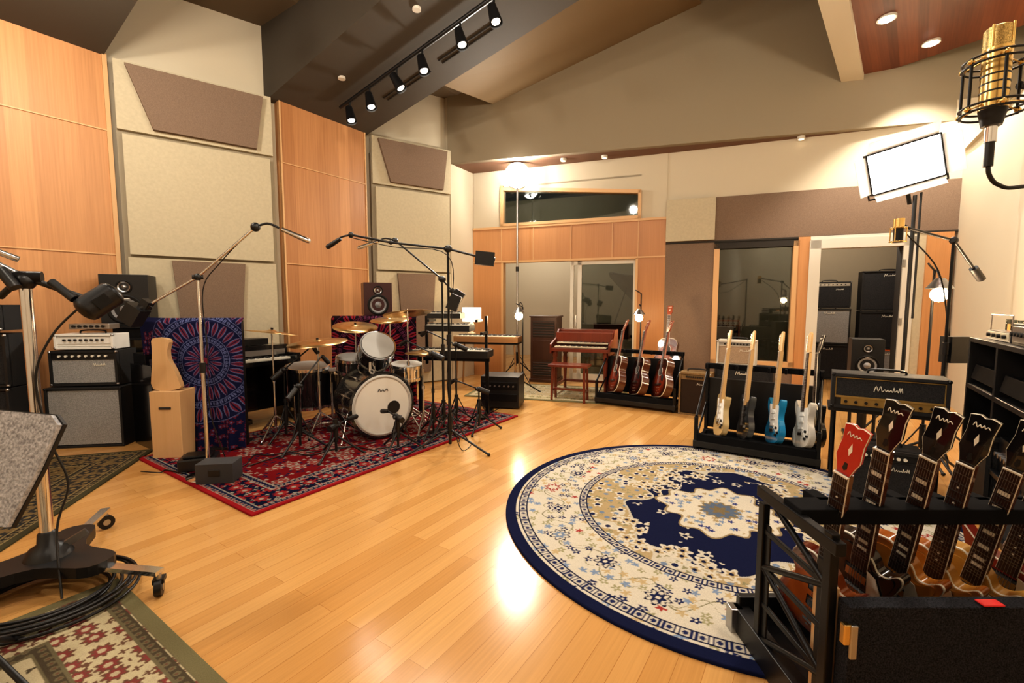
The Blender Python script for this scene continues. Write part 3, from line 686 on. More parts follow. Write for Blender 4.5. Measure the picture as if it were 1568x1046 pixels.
# ================================================================= DRUM KIT
dk=O('drum_kit',(-1.45,4.6,0.014),0)
wht=mat('drum_head_white',(.72,.71,.67),.5); shell=mat('drum_shell_black',(.010,.010,.012),.15,coat=.8)
ctd=mat('drum_head_coated',(.28,.275,.26),.5)
dn=Vector((.62,-.785,0)); dx=Vector((.785,.62,0))
c0=Vector((.17,-.17,.335))
def drum(c,ax,r,L,mtop,hoop=chrome,lugs=8,sh=shell,both=True):
    ax=Vector(ax).normalized(); a=c; b=c-ax*L
    dk.cyl(b,a,r*.97,sh,n=40); 
    for e,s_ in((a,1),(b,-1)):
        dk.cyl(e-ax*.018*s_,e+ax*.012*s_,r*1.02,hoop,n=40); dk.cyl(e+ax*.011*s_,e+ax*.014*s_,r*.94,mtop,n=40)
    Q=ax.to_track_quat('Z','Y').to_matrix()
    for i in range(lugs):
        t=2*pi*(i+.5)/lugs; q=Q@Vector((math.cos(t),math.sin(t),0))*(r*1.0)
        dk.cyl(a+q,b+q,.004,chrome,n=6); m_=(a+b)/2+q; dk.cyl(m_-ax*.03,m_+ax*.03,.012,chrome,n=8)
drum(c0,dn,.325,.46,wht,hoop=shell,lugs=10)
Q=Matrix.Translation(c0+dn*.016)@dn.to_track_quat('Z','Y').to_matrix().to_4x4()
dk.cyl((.11,-.03,0),(.11,-.03,.003),.065,black,n=28,M=Q)
dk.lathe([(.300,.0),(.300,.003),(.276,.003),(.276,0)],mat('drum_ring',(.48,.46,.43),.5),Q,40)
dk.tube([(-.05,.14,.004),(-.035,.17,.004),(-.02,.14,.004),(0,.16,.004),(.015,.14,.004),(.04,.165,.004),(.05,.14,.004)],.003,black,n=5,M=Q)
for sx in(-1,1): dk.cyl(c0+dx*sx*.30-dn*.12+Vector((0,0,-.05)),c0+dx*sx*.41-dn*.0+Vector((0,0,-.32)),.008,chrome)
T1=Vector((.06,.10,.90)); drum(T1,(.45,-.75,.75),.18,.22,shell)
Q1=Vector((.45,-.75,.75)).normalized(); dk.cyl(T1+Q1*.015,T1+Q1*.017,.165,mat('drum_head_top',(.34,.335,.32),.5),n=32)
T2=Vector((-.27,.22,.76)); drum(T2,(.1,-.2,1),.15,.14,ctd,hoop=chrome)
drum(Vector((.28,.42,.66)),(0.05,-.1,1),.18,.14,wht,sh=chrome)
FT=Vector((-.76,.28,.66)); drum(FT,(0.05,-.1,1),.22,.42,ctd)
FT2=Vector((-.42,.42,.60)); drum(FT2,(0,0,1),.20,.38,ctd)
for FT_ in(FT,FT2):
  for i in range(3):
    t=i*2.1+.3; p=FT_+Vector((math.cos(t)*.23,math.sin(t)*.23,0)); dk.cyl((p.x,p.y,.0),(p.x,p.y,.5),.007,chrome)
def cstand(x,y,h,r,tilt=(0,0,1),hh=False,base=None):
    for i in range(3):
        t=.5+i*2.094; c,s_=math.cos(t),math.sin(t)
        dk.cyl((x,y,.22),(x+.26*c,y+.26*s_,.012),.010,chrome,n=8); dk.cyl((x,y,.10),(x+.15*c,y+.15*s_,.10),.006,chrome,n=6); dk.sph((x+.26*c,y+.26*s_,.012),.014,black,n=8)
    dk.cyl((x,y,.06),(x,y,h*.55),.013,chrome); dk.cyl((x,y,h*.5),(x,y,h+.04),.008,chrome); dk.cyl((x,y,h*.53),(x,y,h*.57),.02,chrome)
    T=Vector(tilt).normalized().to_track_quat('Z','Y').to_matrix().to_4x4()
    M=Matrix.Translation((x,y,h))@T
    pr=[(.001,.022),(.02,.022),(.04,.012),(.05,.006),(r*.6,0),(r,-.012),(r,-.014),(r*.6,-.003),(.04,.008)]
    dk.lathe(pr,brass,M,40); dk.cyl((0,0,.02),(0,0,.04),.012,black,M=M)
    if hh: dk.lathe([(a,-b-.03) for a,b in pr],brass,M,40)
cstand(-.92,-.12,1.06,.24,(.1,.1,1)); cstand(-.53,.02,.95,.29,(-.05,-.1,1)); cstand(.32,.32,1.24,.26,(-.12,.15,1)); cstand(.52,.10,.84,.18,(0,0,1),True)
cstand(-.35,.62,1.08,.25,(.1,-.2,1)); cstand(.05,.62,1.16,.22,(.0,-.15,1))
dk.cyl((.05,.0,.58),(.0,.15,.82),.014,chrome); dk.cyl((-.1,.05,.58),(-.27,.22,.66),.014,chrome); dk.cyl((0,-.0,.5),(0,.02,.74),.018,chrome)
for i in range(3):
    t=.2+i*2.094; dk.cyl((.28,.42,.18),(.28+.2*math.cos(t),.42+.2*math.sin(t),.01),.01,chrome)
    dk.cyl((.28,.42,.42),(.28+.16*math.cos(t),.42+.16*math.sin(t),.55),.007,chrome)
dk.cyl((.28,.42,.1),(.28,.42,.5),.012,chrome)
dk.lathe([(.001,.50),(.16,.50),(.18,.47),(.17,.42),(.001,.41)],black,Matrix.Translation((-.15,.85,0)),28); dk.cyl((-.15,.85,.05),(-.15,.85,.42),.02,chrome)
for i in range(3):
    t=i*2.094; dk.cyl((-.15,.85,.2),(-.15+.24*math.cos(t),.85+.24*math.sin(t),.01),.01,chrome)
dk.box(.0,.40,.06,.12,.3,.02,chrome,rx=.25,rz=.67)
dk.done()
def smallstand(name,x,y,h,bo,bi):
    o=micstand(name,x,y,h,boom=[(-bi[0]*.35,-bi[1]*.35,h-bi[2]*.35),(0,0,h),(bi[0],bi[1],h+bi[2])],r=.24,rad=.008)
    p=Vector((bi[0],bi[1],h+bi[2])); micshape(o,p,p+Vector(bo),.022,black); o.done()
smallstand('microphone_stand',-1.04,4.06,.32,(-.08,.08,-.02),(-.12,.12,.03))
smallstand('microphone_stand.001',-1.95,4.10,.60,(.05,.05,-.08),(.12,.25,.25))
smallstand('microphone_stand.002',-.80,4.55,.85,(-.08,.05,-.05),(-.28,.10,.12))
smallstand('microphone_stand.003',-2.25,4.45,.70,(.05,.03,-.08),(.22,.15,.22))
smallstand('microphone_stand.004',-1.55,3.92,.28,(.05,.12,.0),(.05,.15,.02))
smallstand('microphone_stand.005',-.62,5.0,.9,(-.08,.03,-.05),(-.3,-.05,.15))
smallstand('microphone_stand.011',-.35,4.75,.45,(-.08,.03,-.05),(-.25,-.02,.10))
# overhead stands
o=micstand('microphone_stand.006',-2.37,3.46,1.55,boom=[(-.38,-.12,1.29),(0,0,1.55),(.42,.06,1.93)],r=.3,m=chrome,legs=False,rad=.011)
o.tube([(.42,.06,1.93),(.50,.08,1.96),(.58,.10,1.93)],.009,black); micshape(o,(.60,.10,1.92),(.80,.13,1.83),.020,chrome)
o.sph((.42,.06,1.93),.035,black); o.box(-.40,-.12,1.27,.12,.10,.14,black,ry=.6); o.box(-.33,-.1,1.33,.06,.06,.10,black,ry=.6)
o.tube([(.4,.06,1.92),(.15,.04,1.66),(.02,.02,1.45),(.03,.02,1.0),(.02,.03,.5),(.1,.1,.03)],.004,black)
o.done()
o=O('sandbag',(-2.22,3.36,0.015),math.radians(8))
o.box(0,0,.075,.26,.16,.15,mat('grey_case',(.04,.04,.043),.7)); o.box(0,-.082,.08,.08,.005,.05,black); o.done(.02,3)
o=O('floor_box',(-2.55,3.62,0.015),.4); o.box(0,0,.05,.26,.2,.1,black); o.box(0,0,.11,.2,.15,.02,blackm); o.done(.01)
o=micstand('microphone_stand.007',-.575,4.14,1.84,boom=[(.40,.02,1.74),(0,0,1.84),(-.52,.03,1.90),(-.88,.04,1.97)],r=.42,rad=.011,a0=-.5)
o.tube([(-.88,.04,1.97),(-.98,.06,1.95),(-1.03,.08,1.90)],.009,black); micshape(o,(-.98,.06,1.94),(-1.12,.08,1.86),.022,black)
o.box(.33,.02,1.755,.17,.08,.12,black,ry=.1); o.sph((-.52,.03,1.9),.02,black); o.sph((0,0,1.84),.035,black); o.sph((-.88,.04,1.97),.025,black)
o.box(.05,0,1.36,.10,.08,.14,black,ry=.4)
o.tube([(-.9,.04,1.95),(-.5,.02,1.86),(0,-.02,1.78),(.03,0,1.3),(-.02,0,.6),(.1,-.1,.05),(.2,.1,.02)],.004,black); o.done()
o=micstand('microphone_stand.008',-.72,4.72,1.6,boom=[(.16,-.02,1.42),(0,0,1.6),(-.45,-.1,1.98)],r=.34,rad=.010)
o.sph((-.45,-.1,1.98),.03,black); o.tube([(-.45,-.1,1.98),(-.55,-.1,2.0),(-.62,-.1,1.97)],.008,black); micshape(o,(-.62,-.1,1.97),(-.82,-.12,1.90),.018,chrome)
o.box(.16,-.02,1.42,.11,.09,.13,black,ry=.6); o.sph((0,0,1.6),.035,black); o.done()

# ================================================================= KEYBOARDS
def keyboard(o,x,y,z,w,d,h,body,M=None,rot=0,panel=None):
    L=Matrix.Translation((x,y,z))@Matrix.Rotation(rot,4,'Z')
    o.box(0,0,h/2,w,d,h,body,L); n=int(w*.92/.0235)
    o.box(0,-d*.22,h+.006,w*.92,d*.48,.012,ivory,L)
    for i in range(n):
        if i%7 not in(2,6): o.box(-w*.46+(i+1)*w*.92/n,-d*.13,h+.017,.012,d*.28,.012,black,L)
        o.box(-w*.46+i*w*.92/n,-d*.22,h+.0125,.0015,d*.48,.001,black,L)
    o.box(0,d*.25,h+.006,w*.96,d*.42,.012,panel or body,L)
    for i in range(12): o.cyl((-w*.4+i*w*.07,d*.25,h+.01),(-w*.4+i*w*.07,d*.25,h+.028),.008,steel,n=8,M=L)
o=O('keyboard_stand',(-.72,5.42,0),math.radians(-10))
keyboard(o,0,0,.72,.95,.32,.08,black); keyboard(o,-.05,.10,1.02,.55,.26,.07,black,panel=steel); keyboard(o,-.12,.16,1.17,.42,.2,.06,black)
for sx in(-1,1):
    o.box(sx*.42,.05,.36,.04,.04,.72,blackm); o.box(sx*.42,.05,.02,.05,.5,.04,blackm); o.box(sx*.38,.18,.9,.03,.03,.6,blackm); o.box(sx*.38,.08,1.0,.03,.3,.03,blackm)
    o.box(sx*.3,.14,1.145,.03,.25,.03,blackm)
o.box(0,.05,.68,.9,.04,.04,blackm); o.done(.003)
o=O('electric_piano',(-.38,7.35,0),math.radians(-12))
tanw=woodmat('tan_wood',(.20,.095,.035),(.30,.16,.065),0,.4,.4,axis='x')
keyboard(o,0,0,.74,1.05,.42,.09,tanw,panel=black); o.box(0,.02,.72,1.02,.38,.03,black)
for sx in(-1,1):
    for sy in(-1,1): o.cyl((sx*.46,sy*.16,.70),(sx*.5,sy*.19,0),.016,tanw)
o.done(.004)
o=O('table_lamp',(-.66,7.46,.858),0)
o.lathe([(.001,0),(.07,0),(.07,.015),(.02,.03),(.015,.06),(.045,.10),(.05,.14),(.02,.19),(.012,.24)],mat('lamp_ceramic',(.5,.4,.28),.3),n=24)
o.lathe([(.15,.20),(.155,.20),(.155,.43),(.15,.43),(.15,.20)],shade,n=32); o.done()
o=O('rack_effects_unit',(-.12,5.95,0),-.2); o.box(0,0,.22,.5,.4,.4,black); o.box(0,-.2,.3,.46,.01,.1,blackm); o.box(0,-.2,.15,.46,.01,.1,blackm)
for i in range(7): o.cyl((-.18+i*.06,-.205,.3),(-.18+i*.06,-.22,.3),.012,steel,n=8)
o.done(.006)
o=O('rotary_speaker_cabinet',(.54,7.75,0),math.radians(-18))
dkw=woodmat('dark_walnut',(.035,.012,.007),(.08,.03,.015),0,.3,.35)
o.box(0,.2,.56,.46,.42,1.12,dkw)
for z0,z1 in((.78,1.05),(.10,.35)):
    o.box(0,-.012,(z0+z1)/2,.38,.01,z1-z0,gap)
    for i in range(6): o.box(0,-.02,z0+.02+i*(z1-z0-.04)/5,.36,.012,.018,dkw)
o.box(0,-.012,.56,.38,.012,.34,dkw); o.box(0,.2,1.13,.5,.46,.025,dkw); o.box(0,.2,.03,.5,.46,.06,dkw); o.done(.005)
# tonewheel organ
o=O('organ',(1.07,6.75,0),math.radians(-22))
OW=.42
o.box(0,.18,.80,2*OW,.42,.24,redw); o.box(0,.28,.93,2*OW+.02,.22,.05,redw)
o.box(0,-.12,.68,2*OW,.36,.05,redw)
for sx in(-1,1):
    F=Matrix.Translation((sx*(OW+.005)-.012,0,0))@Matrix.Rotation(pi/2,4,'Z')@Matrix.Rotation(pi/2,4,'X')
    o.prism([(-.30,.62),(.40,.62),(.40,.96),(.12,.96),(.0,.84),(-.30,.76)],0,.024,redw,F)
    for yy in(-.24,.32):
        o.lathe([(.018,0),(.025,.03),(.02,.12),(.03,.35),(.035,.5),(.028,.56),(.04,.58),(.04,.66)],redw,Matrix.Translation((sx*(OW-.05),yy,0)),12)
    o.box(sx*(OW-.05),.04,.14,.03,.6,.04,redw)
for k,(yy,zz) in enumerate(((-.20,.72),(-.06,.77))):
    o.box(0,yy,zz,.76,.13,.02,mat('aged_ivory',(.42,.36,.26),.4))
    for i in range(32):
        if i%7 not in(2,6): o.box(-.37+i*.0235,yy+.03,zz+.014,.012,.08,.012,black)
o.box(0,.32,.14,.8,.03,.04,redw)
o.done(.004)
o=O('organ_bench',(.80,6.25,0),math.radians(-22))
o.box(0,0,.50,.55,.28,.035,redw)
for sx in(-1,1):
    for sy in(-1,1): o.cyl((sx*.23,sy*.1,0),(sx*.22,sy*.09,.49),.018,redw)
    o.box(sx*.23,0,.15,.02,.2,.03,redw)
o.box(0,0,.16,.44,.02,.03,redw)
o.done(.004)

# ================================================================= STUDIO LIGHT + BULBS
o=O('studio_light',(.09,7.9,0),0)
tripod(o,.4,h=.35); o.cyl((0,0,.3),(0,0,3.32),.016,steel); o.cyl((0,0,1.9),(0,0,1.98),.026,black); 
o.box(0,.14,3.5,.26,.20,.26,black); o.cyl((0,.05,3.5),(0,-.01,3.5),.19,emstar,n=32); o.cyl((0,.06,3.5),(0,-.04,3.5),.20,black,.215,n=32,cap=False)
o.cyl((0,0,3.3),(0,.1,3.38),.02,black)
o.done()
def bulbstand(name,x,y,z,h):
    o=O(name,(x,y,0)); tripod(o,.28); o.cyl((0,0,.1),(0,0,h),.010,black); o.cyl((0,0,h),(-.1,-.05,h+.05),.008,black)
    o.sph((-.06,-.12,z),.058,embulb); o.cyl((-.06,-.12,z+.03),(-.06,-.12,z+.12),.022,black); o.tube([(-.06,-.12,z+.12),(-.04,-.06,z+.2),(0,0,z+.15)],.006,black)
    o.cyl((-.06,-.12,z+.13),(-.06,-.12,z+.05),.03,steel,.09,n=20,cap=False)
    o.done()
    return Vector((x-.06,y-.12,z))
bl=[bulbstand('bulb_light_stand',1.95,6.9,1.14,1.5),bulbstand('bulb_light_stand.001',3.45,3.75,1.42,1.62),bulbstand('bulb_light_stand.002',.16,6.75,1.17,1.3)]
# ================================================================= ACOUSTIC GUITAR RACK
def rack(name,c,rot,w,d,h,pad=black):
    o=O(name,(*c,0.016),rot)
    o.box(0,0,.05,w,.05,.06,black); o.box(0,d,.05,w,.05,.06,black)
    o.box(0,d/2,.03,w,d,.03,black)
    o.box(0,.0,.11,w-.06,.05,.07,foam); 
    for sx in(-1,1):
        x=sx*(w/2-.02); o.box(x,0,.15,.03,.04,.3,blackm); o.box(x,d,h/2,.03,.04,h,blackm); o.box(x,d/2,.05,.03,d,.04,blackm)
        o.cyl((x,.0,.3),(x,d,h-.05),.012,blackm); o.cyl((x,0,.08),(x,d,h*.5),.010,blackm)
        for yy in(0,d): o.cyl((x,yy,-.002),(x,yy,.03),.02,black)
    o.box(0,d,h,w,.06,.05,foam)
    n=int(w/.13)
    for i in range(n+1): o.box(-w/2+.02+i*(w-.04)/n,d-.05,h+.0,.02,.08,.045,foam)
    o.box(0,d+.02,.35,w-.04,.02,.5,black)
    return o.done(.004)
def onrack(c,rot,lx,ly,lz): 
    v=Matrix.Translation((*c,.016))@Matrix.Rotation(rot,4,'Z')@Vector((lx,ly,lz)); return v
AR=(1.57,5.80)
rack('guitar_rack',AR,RB+.03,1.05,.42,.68)
def gl(v,rot): return Matrix.Rotation(rot,4,'Z')@Vector(v)
cols=[((.20,.028,.010),(.02,.005,.004)),((.07,.012,.008),(.012,.004,.003)),((.22,.032,.012),(.03,.008,.004))]
for i,lx in enumerate((-.32,-.02,.28)):
    guitar('acoustic_guitar' if i==0 else 'acoustic_guitar.%03d'%i,onrack(AR,RB,lx,.03,.16),gl((.05,.34,.94),RB),gl((-.8,-.65,.3),RB),ACO,cols[i][0],cols[i][1],acoustic=True,bind=False)
guitar('acoustic_guitar.003',(2.30,6.75,.35),(.12,.25,.95),(-.6,-.8,.2),ACO,(.22,.05,.02),(.05,.01,.004),acoustic=True)
o=O('guitar_stand',(2.33,6.8,0),-.5)
o.cyl((0,0.02,.3),(0.05,.2,.75),.01,black); tripod(o,.24,h=.28); o.box(0,-.04,.325,.26,.1,.02,black); o.done()
# ================================================================= BACK AMPS
brown=mat('brown_tolex',(.20,.12,.045),.7,noise=.2)
amp('combo_amplifier.002',2.20,5.42,0,.36,.26,.52,RB,grille=mat('brown_grille',(.035,.022,.015),.9),body=brown,panel=brown,ph=.05)
amp('speaker_cabinet.002',2.74,5.35,0,.62,.34,.60,RB,grille=darkcl)
amp('combo_amplifier.003',2.68,5.42,.61,.42,.22,.30,RB,grille=mat('silver_grille',(.36,.27,.19),.9,noise=.3,nscale=150),body=mat('cream_tolex',(.62,.58,.5),.6),panel=steel,ph=.035)
# ================================================================= ELECTRIC GUITAR RACK (mid)
MRk=(2.09,3.86)
rack('guitar_rack.001',MRk,RB,.98,.46,.72)
specs=[(-.30,TEL,(.48,.36,.18),None,white,maple,maple),(-.10,STR,(.03,.035,.04),None,None,maple,maple),(.13,STR,(.015,.22,.44),None,white,maple,maple),(.34,STR,(.66,.63,.57),None,white,rosew,maple)]
for i,(lx,k,c,dk_,pg,bd,nk) in enumerate(specs):
    guitar('electric_guitar' if i==0 else 'electric_guitar.%03d'%i,onrack(MRk,RB,lx,.08,.13),gl((.03,.30,.95),RB),gl((-.92,-.40,.1),RB),k,c,dk_,board=bd,neckc=nk,pg=pg,bind=False)
guitar('electric_guitar.004',onrack(MRk,RB,.43,.28,.10),gl((-.0,.2,.98),RB),gl((-.95,-.3,.1),RB),LPO,(.02,.02,.02),None,neckc=black,head=black)
# ================================================================= RIGHT CENTRE AMPS
o=O('amplifier_table',(2.70,3.24,0),RB)
for sx in(-1,1):
    for yy in(.02,.26): o.cyl((sx*.30,yy,.0),(sx*.30,yy,.54),.014,blackm)
    o.cyl((sx*.30,.02,.1),(sx*.30,.26,.1),.01,blackm)
o.box(0,.14,.555,.68,.30,.03,black); o.done(.004)
amp('amplifier_head.002',2.70,3.23,.57,.66,.24,.26,RB,grille=darkcl,panel=goldp,ph=.055,knobs=9,low=True,trimc=goldp)
amp('combo_amplifier.004',2.48,2.98,.016,.42,.24,.36,RB,grille=darkcl,panel=black,ph=.04)
amp('combo_amplifier.005',3.02,2.58,.0,.38,.22,.55,RB,grille=darkcl,panel=black,ph=.04)
speaker('studio_monitor.002',3.50,4.45,.62,.26,.26,.38,math.radians(-30))
# ================================================================= RIGHT RACK / SHELF
p=R(3.85,-1.13)
o=O('equipment_shelf',(*p,0),RL+pi)
o.box(0,.0,.0+.02,1.2,.46,.04,black)
for z in(.35,.78,1.10): o.box(0,0,z,1.2,.46,.03,black)
for sx in(-1,0,1): o.box(sx*.585,0,.55,.03,.46,1.1,black)
o.box(0,.22,.55,1.2,.02,1.1,black)
rk_=mat('red_knob',(.5,.05,.03),.4)
for sx in(-1,1):
    o.box(sx*.3,-.02,.47,.48,.36,.2,blackm); o.box(sx*.3,-.03,.15,.48,.36,.22,darkcl)
    o.box(sx*.3,-.04,.85,.5,.34,.10,blackm,rx=-.2)
    for i in range(10):
        for j in range(4): o.cyl((sx*.3-.2+i*.045,-.17+j*.07,.90+j*.014),(sx*.3-.2+i*.045,-.17+j*.07,.925+j*.014),.010,ivory if (i+j)%3 else rk_,n=8)
    for i in range(8): o.cyl((sx*.3-.2+i*.055,-.2,.47),(sx*.3-.2+i*.055,-.225,.47),.014,steel,n=10)
o.done(.003)
o=O('tube_amplifier',(*R(4.1,-1.10),1.118),RL+pi)
o.box(0,0,.03,.42,.28,.06,steel); o.box(0,-.141,.03,.40,.004,.045,mat('cream_panel',(.5,.45,.33),.5))
for i in range(3): o.box(-.12+i*.12,.07,.11,.09,.09,.1,blackm)
for i in range(4):
    o.cyl((-.15+i*.1,-.06,.06),(-.15+i*.1,-.06,.13),.016,glass,n=12); o.cyl((-.15+i*.1,-.06,.06),(-.15+i*.1,-.06,.10),.007,mat('tube_glow',(1,.35,.08),.5,emit=3),n=8)
    o.cyl((-.15+i*.1,-.145,.03),(-.15+i*.1,-.16,.03),.012,black,n=10)
for z in(.0,.16): 
    for sx in(-1,1): o.cyl((sx*.2,-.13,.0),(sx*.2,-.13,.16),.004,chrome)
o.box(0,-.13,.16,.41,.006,.006,chrome); o.done(.002)
o=O('rack_effects_unit.001',(*R(3.55,-1.10),1.118),RL+pi); o.box(0,0,.06,.44,.32,.12,black); o.box(0,-.162,.06,.42,.004,.09,steel)
for i in range(8): o.cyl((-.18+i*.05,-.165,.06),(-.18+i*.05,-.18,.06),.012,black,n=10)
o.done(.003)
# ================================================================= RIGHT MIC STAND + LED PANEL
o=micstand('microphone_stand.009',3.30,3.45,1.82,boom=[(.28,.06,1.55),(0,0,1.82),(-.38,-.05,1.90)],r=.30,rad=.011)
o.tube([(-.38,-.05,1.90),(-.44,-.05,1.93),(-.46,-.05,1.90)],.008,black); o.cyl((-.46,-.05,1.97),(-.46,-.05,1.90),.034,gold,n=18); o.cyl((-.46,-.05,1.90),(-.46,-.05,1.80),.03,blackm,n=18)
for z in(1.80,1.90):
    M=Matrix.Translation((-.46,-.05,z)); o.lathe([(.05,0),(.055,.004),(.05,.008),(.046,.004),(.05,0)],gold,M,20)
for i in range(4):
    t=i*pi/2+.5; o.cyl((-.46+.05*math.cos(t),-.05+.05*math.sin(t),1.80),(-.46+.05*math.cos(t),-.05+.05*math.sin(t),1.90),.004,gold,n=6)
o.box(.10,.02,1.0,.16,.1,.2,black); o.tube([(-.4,-.05,1.86),(-.1,0,1.6),(.05,.05,1.2),(.12,.1,1.0),(.1,.1,.4),(.2,.2,.02)],.005,black); o.done()
o=O('led_light_panel',(4.0,4.62,0),0)
bd=mat('barndoor',(.88,.87,.85),.5)
tripod(o,.5,h=.4,a0=1.2); o.cyl((0,0,.3),(0,0,2.42),.017,black); o.cyl((.06,0,1.2),(.06,0,2.45),.010,black)
Mh=Matrix.Translation((-.12,0,2.71))@Matrix.Rotation(math.radians(-26),4,'Z')@Matrix.Rotation(math.radians(-14),4,'Y')@Matrix.Rotation(math.radians(14),4,'X')@Matrix.Scale(.93,4)
o.box(0,.04,0,.64,.08,.44,black,Mh); o.box(0,-.004,0,.61,.006,.41,emled,Mh)
for sg in(-1,1): o.box(sg*.314,-.006,0,.012,.02,.44,blackm,Mh); o.box(0,-.006,sg*.214,.64,.02,.012,blackm,Mh)
o.tube([(-.34,.04,0),(-.34,.04,-.26),(0,.04,-.3),(.34,.04,-.26),(.34,.04,0)],.012,black,M=Mh,smooth=False); o.cyl((0,.04,-.3),(0,.04,-.42),.02,black,M=Mh)
for (cx,cz,sx,sz,an) in((0,.22,.60,.16,.75),(0,-.22,.60,.10,-.75)):
    L=Mh@Matrix.Translation((cx,0,cz))@Matrix.Rotation(an,4,'X'); o.box(0,0,math.copysign(sz/2,cz),sx,.004,sz,bd,L)
for sg in(-1,1):
    L=Mh@Matrix.Translation((sg*.32,0,0))@Matrix.Rotation(-sg*.7,4,'Z'); o.box(sg*.08,0,0,.16,.004,.40,bd,L)
o.done()

# ================================================================= FOREGROUND RACK
FX0,FX1=.93,2.25
o=O('guitar_rack.002',(0,0,0.0),0)
cm=(FX0+FX1)/2; wl=FX1-FX0
o.box(cm,1.235,.25,wl-.04,.05,.50,carpet)
o.box(cm,1.50,.03,wl,.56,.05,black); o.box(cm,1.78,.08,wl,.03,.15,black)
o.box(FX0+.012,1.5,.06,.06,.58,.11,black); 
for yy in(1.235,1.77): o.box(FX0-.015,yy,.06,.05,.05,.11,steel)
o.box(cm,1.46,.665,wl,.10,.05,foam)
for i in range(10): o.box(FX0+.13+i*.135-.0,1.53,.665,.045,.09,.05,foam)
for x in(FX0,FX1):
    o.box(x,1.27,.36,.025,.035,.66,blackm); o.box(x,1.62,.32,.025,.035,.60,blackm); o.box(x,1.44,.655,.03,.42,.04,blackm)
    for k in range(4):
        z=.10+k*.14; sg=1 if k%2 else -1
        o.cyl((x,1.445-sg*.165,z),(x,1.445+sg*.165,z+.14),.012,blackm,n=6); 
    for z in(.24,.38,.52): o.box(x,1.445,z,.012,.34,.02,blackm)
    o.box(x,1.29,.34,.006,.06,.5,blackm); o.box(x,1.60,.30,.006,.06,.5,blackm)
o.box(FX0+.035,1.33,.30,.012,.10,.42,mpl)
o.box(FX0-.012+.03,1.215,.42,.03,.02,.06,gold); o.box(FX0+.03,1.206,.40,.02,.01,.10,steel)
o.box(FX0+.42,1.22,.507,.06,.03,.006,mat('red_label',(.6,.02,.02),.5))
o.done(.004)
ups=(-.165,-.345,.92); nrm=(-.93,-.38,0)
S2=[(LPO,(.50,.14,.03),(.10,.012,.004),gmat((.42,.012,.012))),(LPO,(.03,.02,.015),None,headblack),(LPO,(.68,.30,.05),(.30,.08,.01),headblack),(LPO,(.64,.36,.08),(.35,.11,.02),headblack),(LPO,(.5,.27,.06),None,headblack),(SG,(.25,.03,.02),None,headblack),(LPO,(.4,.12,.03),(.06,.01,.01),headblack)]
for i,(k,c,dkk,hd) in enumerate(S2):
    dz=[-.03,.035,.02,-.01,-.02,.01,0][i]
    guitar('electric_guitar.%03d'%(5+i),(1.165+.133*i,1.66,.10+dz),(ups[0],ups[1]+.02*(i%2),ups[2]),nrm,k,c,dkk,head=hd,neckc=gmat((.10,.025,.012)),trapez=i in(1,2,4),pearl=i in(1,2,5),hs_=.86)
# ================================================================= HANGING TUBE MIC
o=O('microphone_stand.010',(1.22,1.2,0),0)
g2=mat('gold_mesh',(.50,.36,.15),.35,1,noise=.6,nscale=400)
o.cyl((0,0,1.985),(0,0,2.035),.027,g2,n=24); o.sph((0,0,2.035),.027,g2,(1,1,.3)); o.cyl((0,0,1.98),(0,0,1.986),.030,gold,n=24)
for i in range(4):
    t=i*pi/2+.4; o.cyl((.0275*math.cos(t),.0275*math.sin(t),1.985),(.0275*math.cos(t),.0275*math.sin(t),2.04),.003,gold,n=6)
o.cyl((0,0,1.84),(0,0,1.98),.028,gold,.028,n=24); o.cyl((0,0,1.80),(0,0,1.84),.02,black,.028,n=24); o.cyl((0,0,1.76),(0,0,1.80),.012,chrome,n=16); o.cyl((0,0,1.70),(0,0,1.76),.010,black,n=12)
for z in(1.90,1.92,1.88): o.cyl((0,0,z),(0,0,z+.004),.0288,black,n=24)
for z in(1.83,1.845,1.945,1.96):
    o.lathe([(.062,0),(.066,.003),(.062,.006),(.058,.003),(.062,0)],black,Matrix.Translation((0,0,z)),28)
for i in range(6):
    t=i*pi/3; c,s_=math.cos(t),math.sin(t); o.cyl((.062*c,.062*s_,1.83),(.062*c,.062*s_,1.965),.0035,blackm,n=6)
    for z in(1.84,1.955): o.cyl((.062*c,.062*s_,z),(.030*c,.030*s_,z+.012),.002,gold,n=5); o.sph((.064*c,.064*s_,z),.007,gold,n=8)
o.tube([(.062,0,1.90),(.12,0,1.90),(.30,-.02,1.93),(.62,-.40,2.02)],.010,black,smooth=False)
o.tube([(0,0,1.71),(.005,0,1.68),(.03,0,1.655),(.09,0,1.65),(.3,0,1.70),(.55,-.33,1.95)],.005,black)
o.cyl((.62,-.40,.3),(.62,-.40,2.05),.014,black); 
for i in range(3):
    t=-1.9+i*.9; o.cyl((.62,-.40,.3),(.62+.3*math.cos(t),-.40+.3*math.sin(t),.02),.012,black)
o.done()
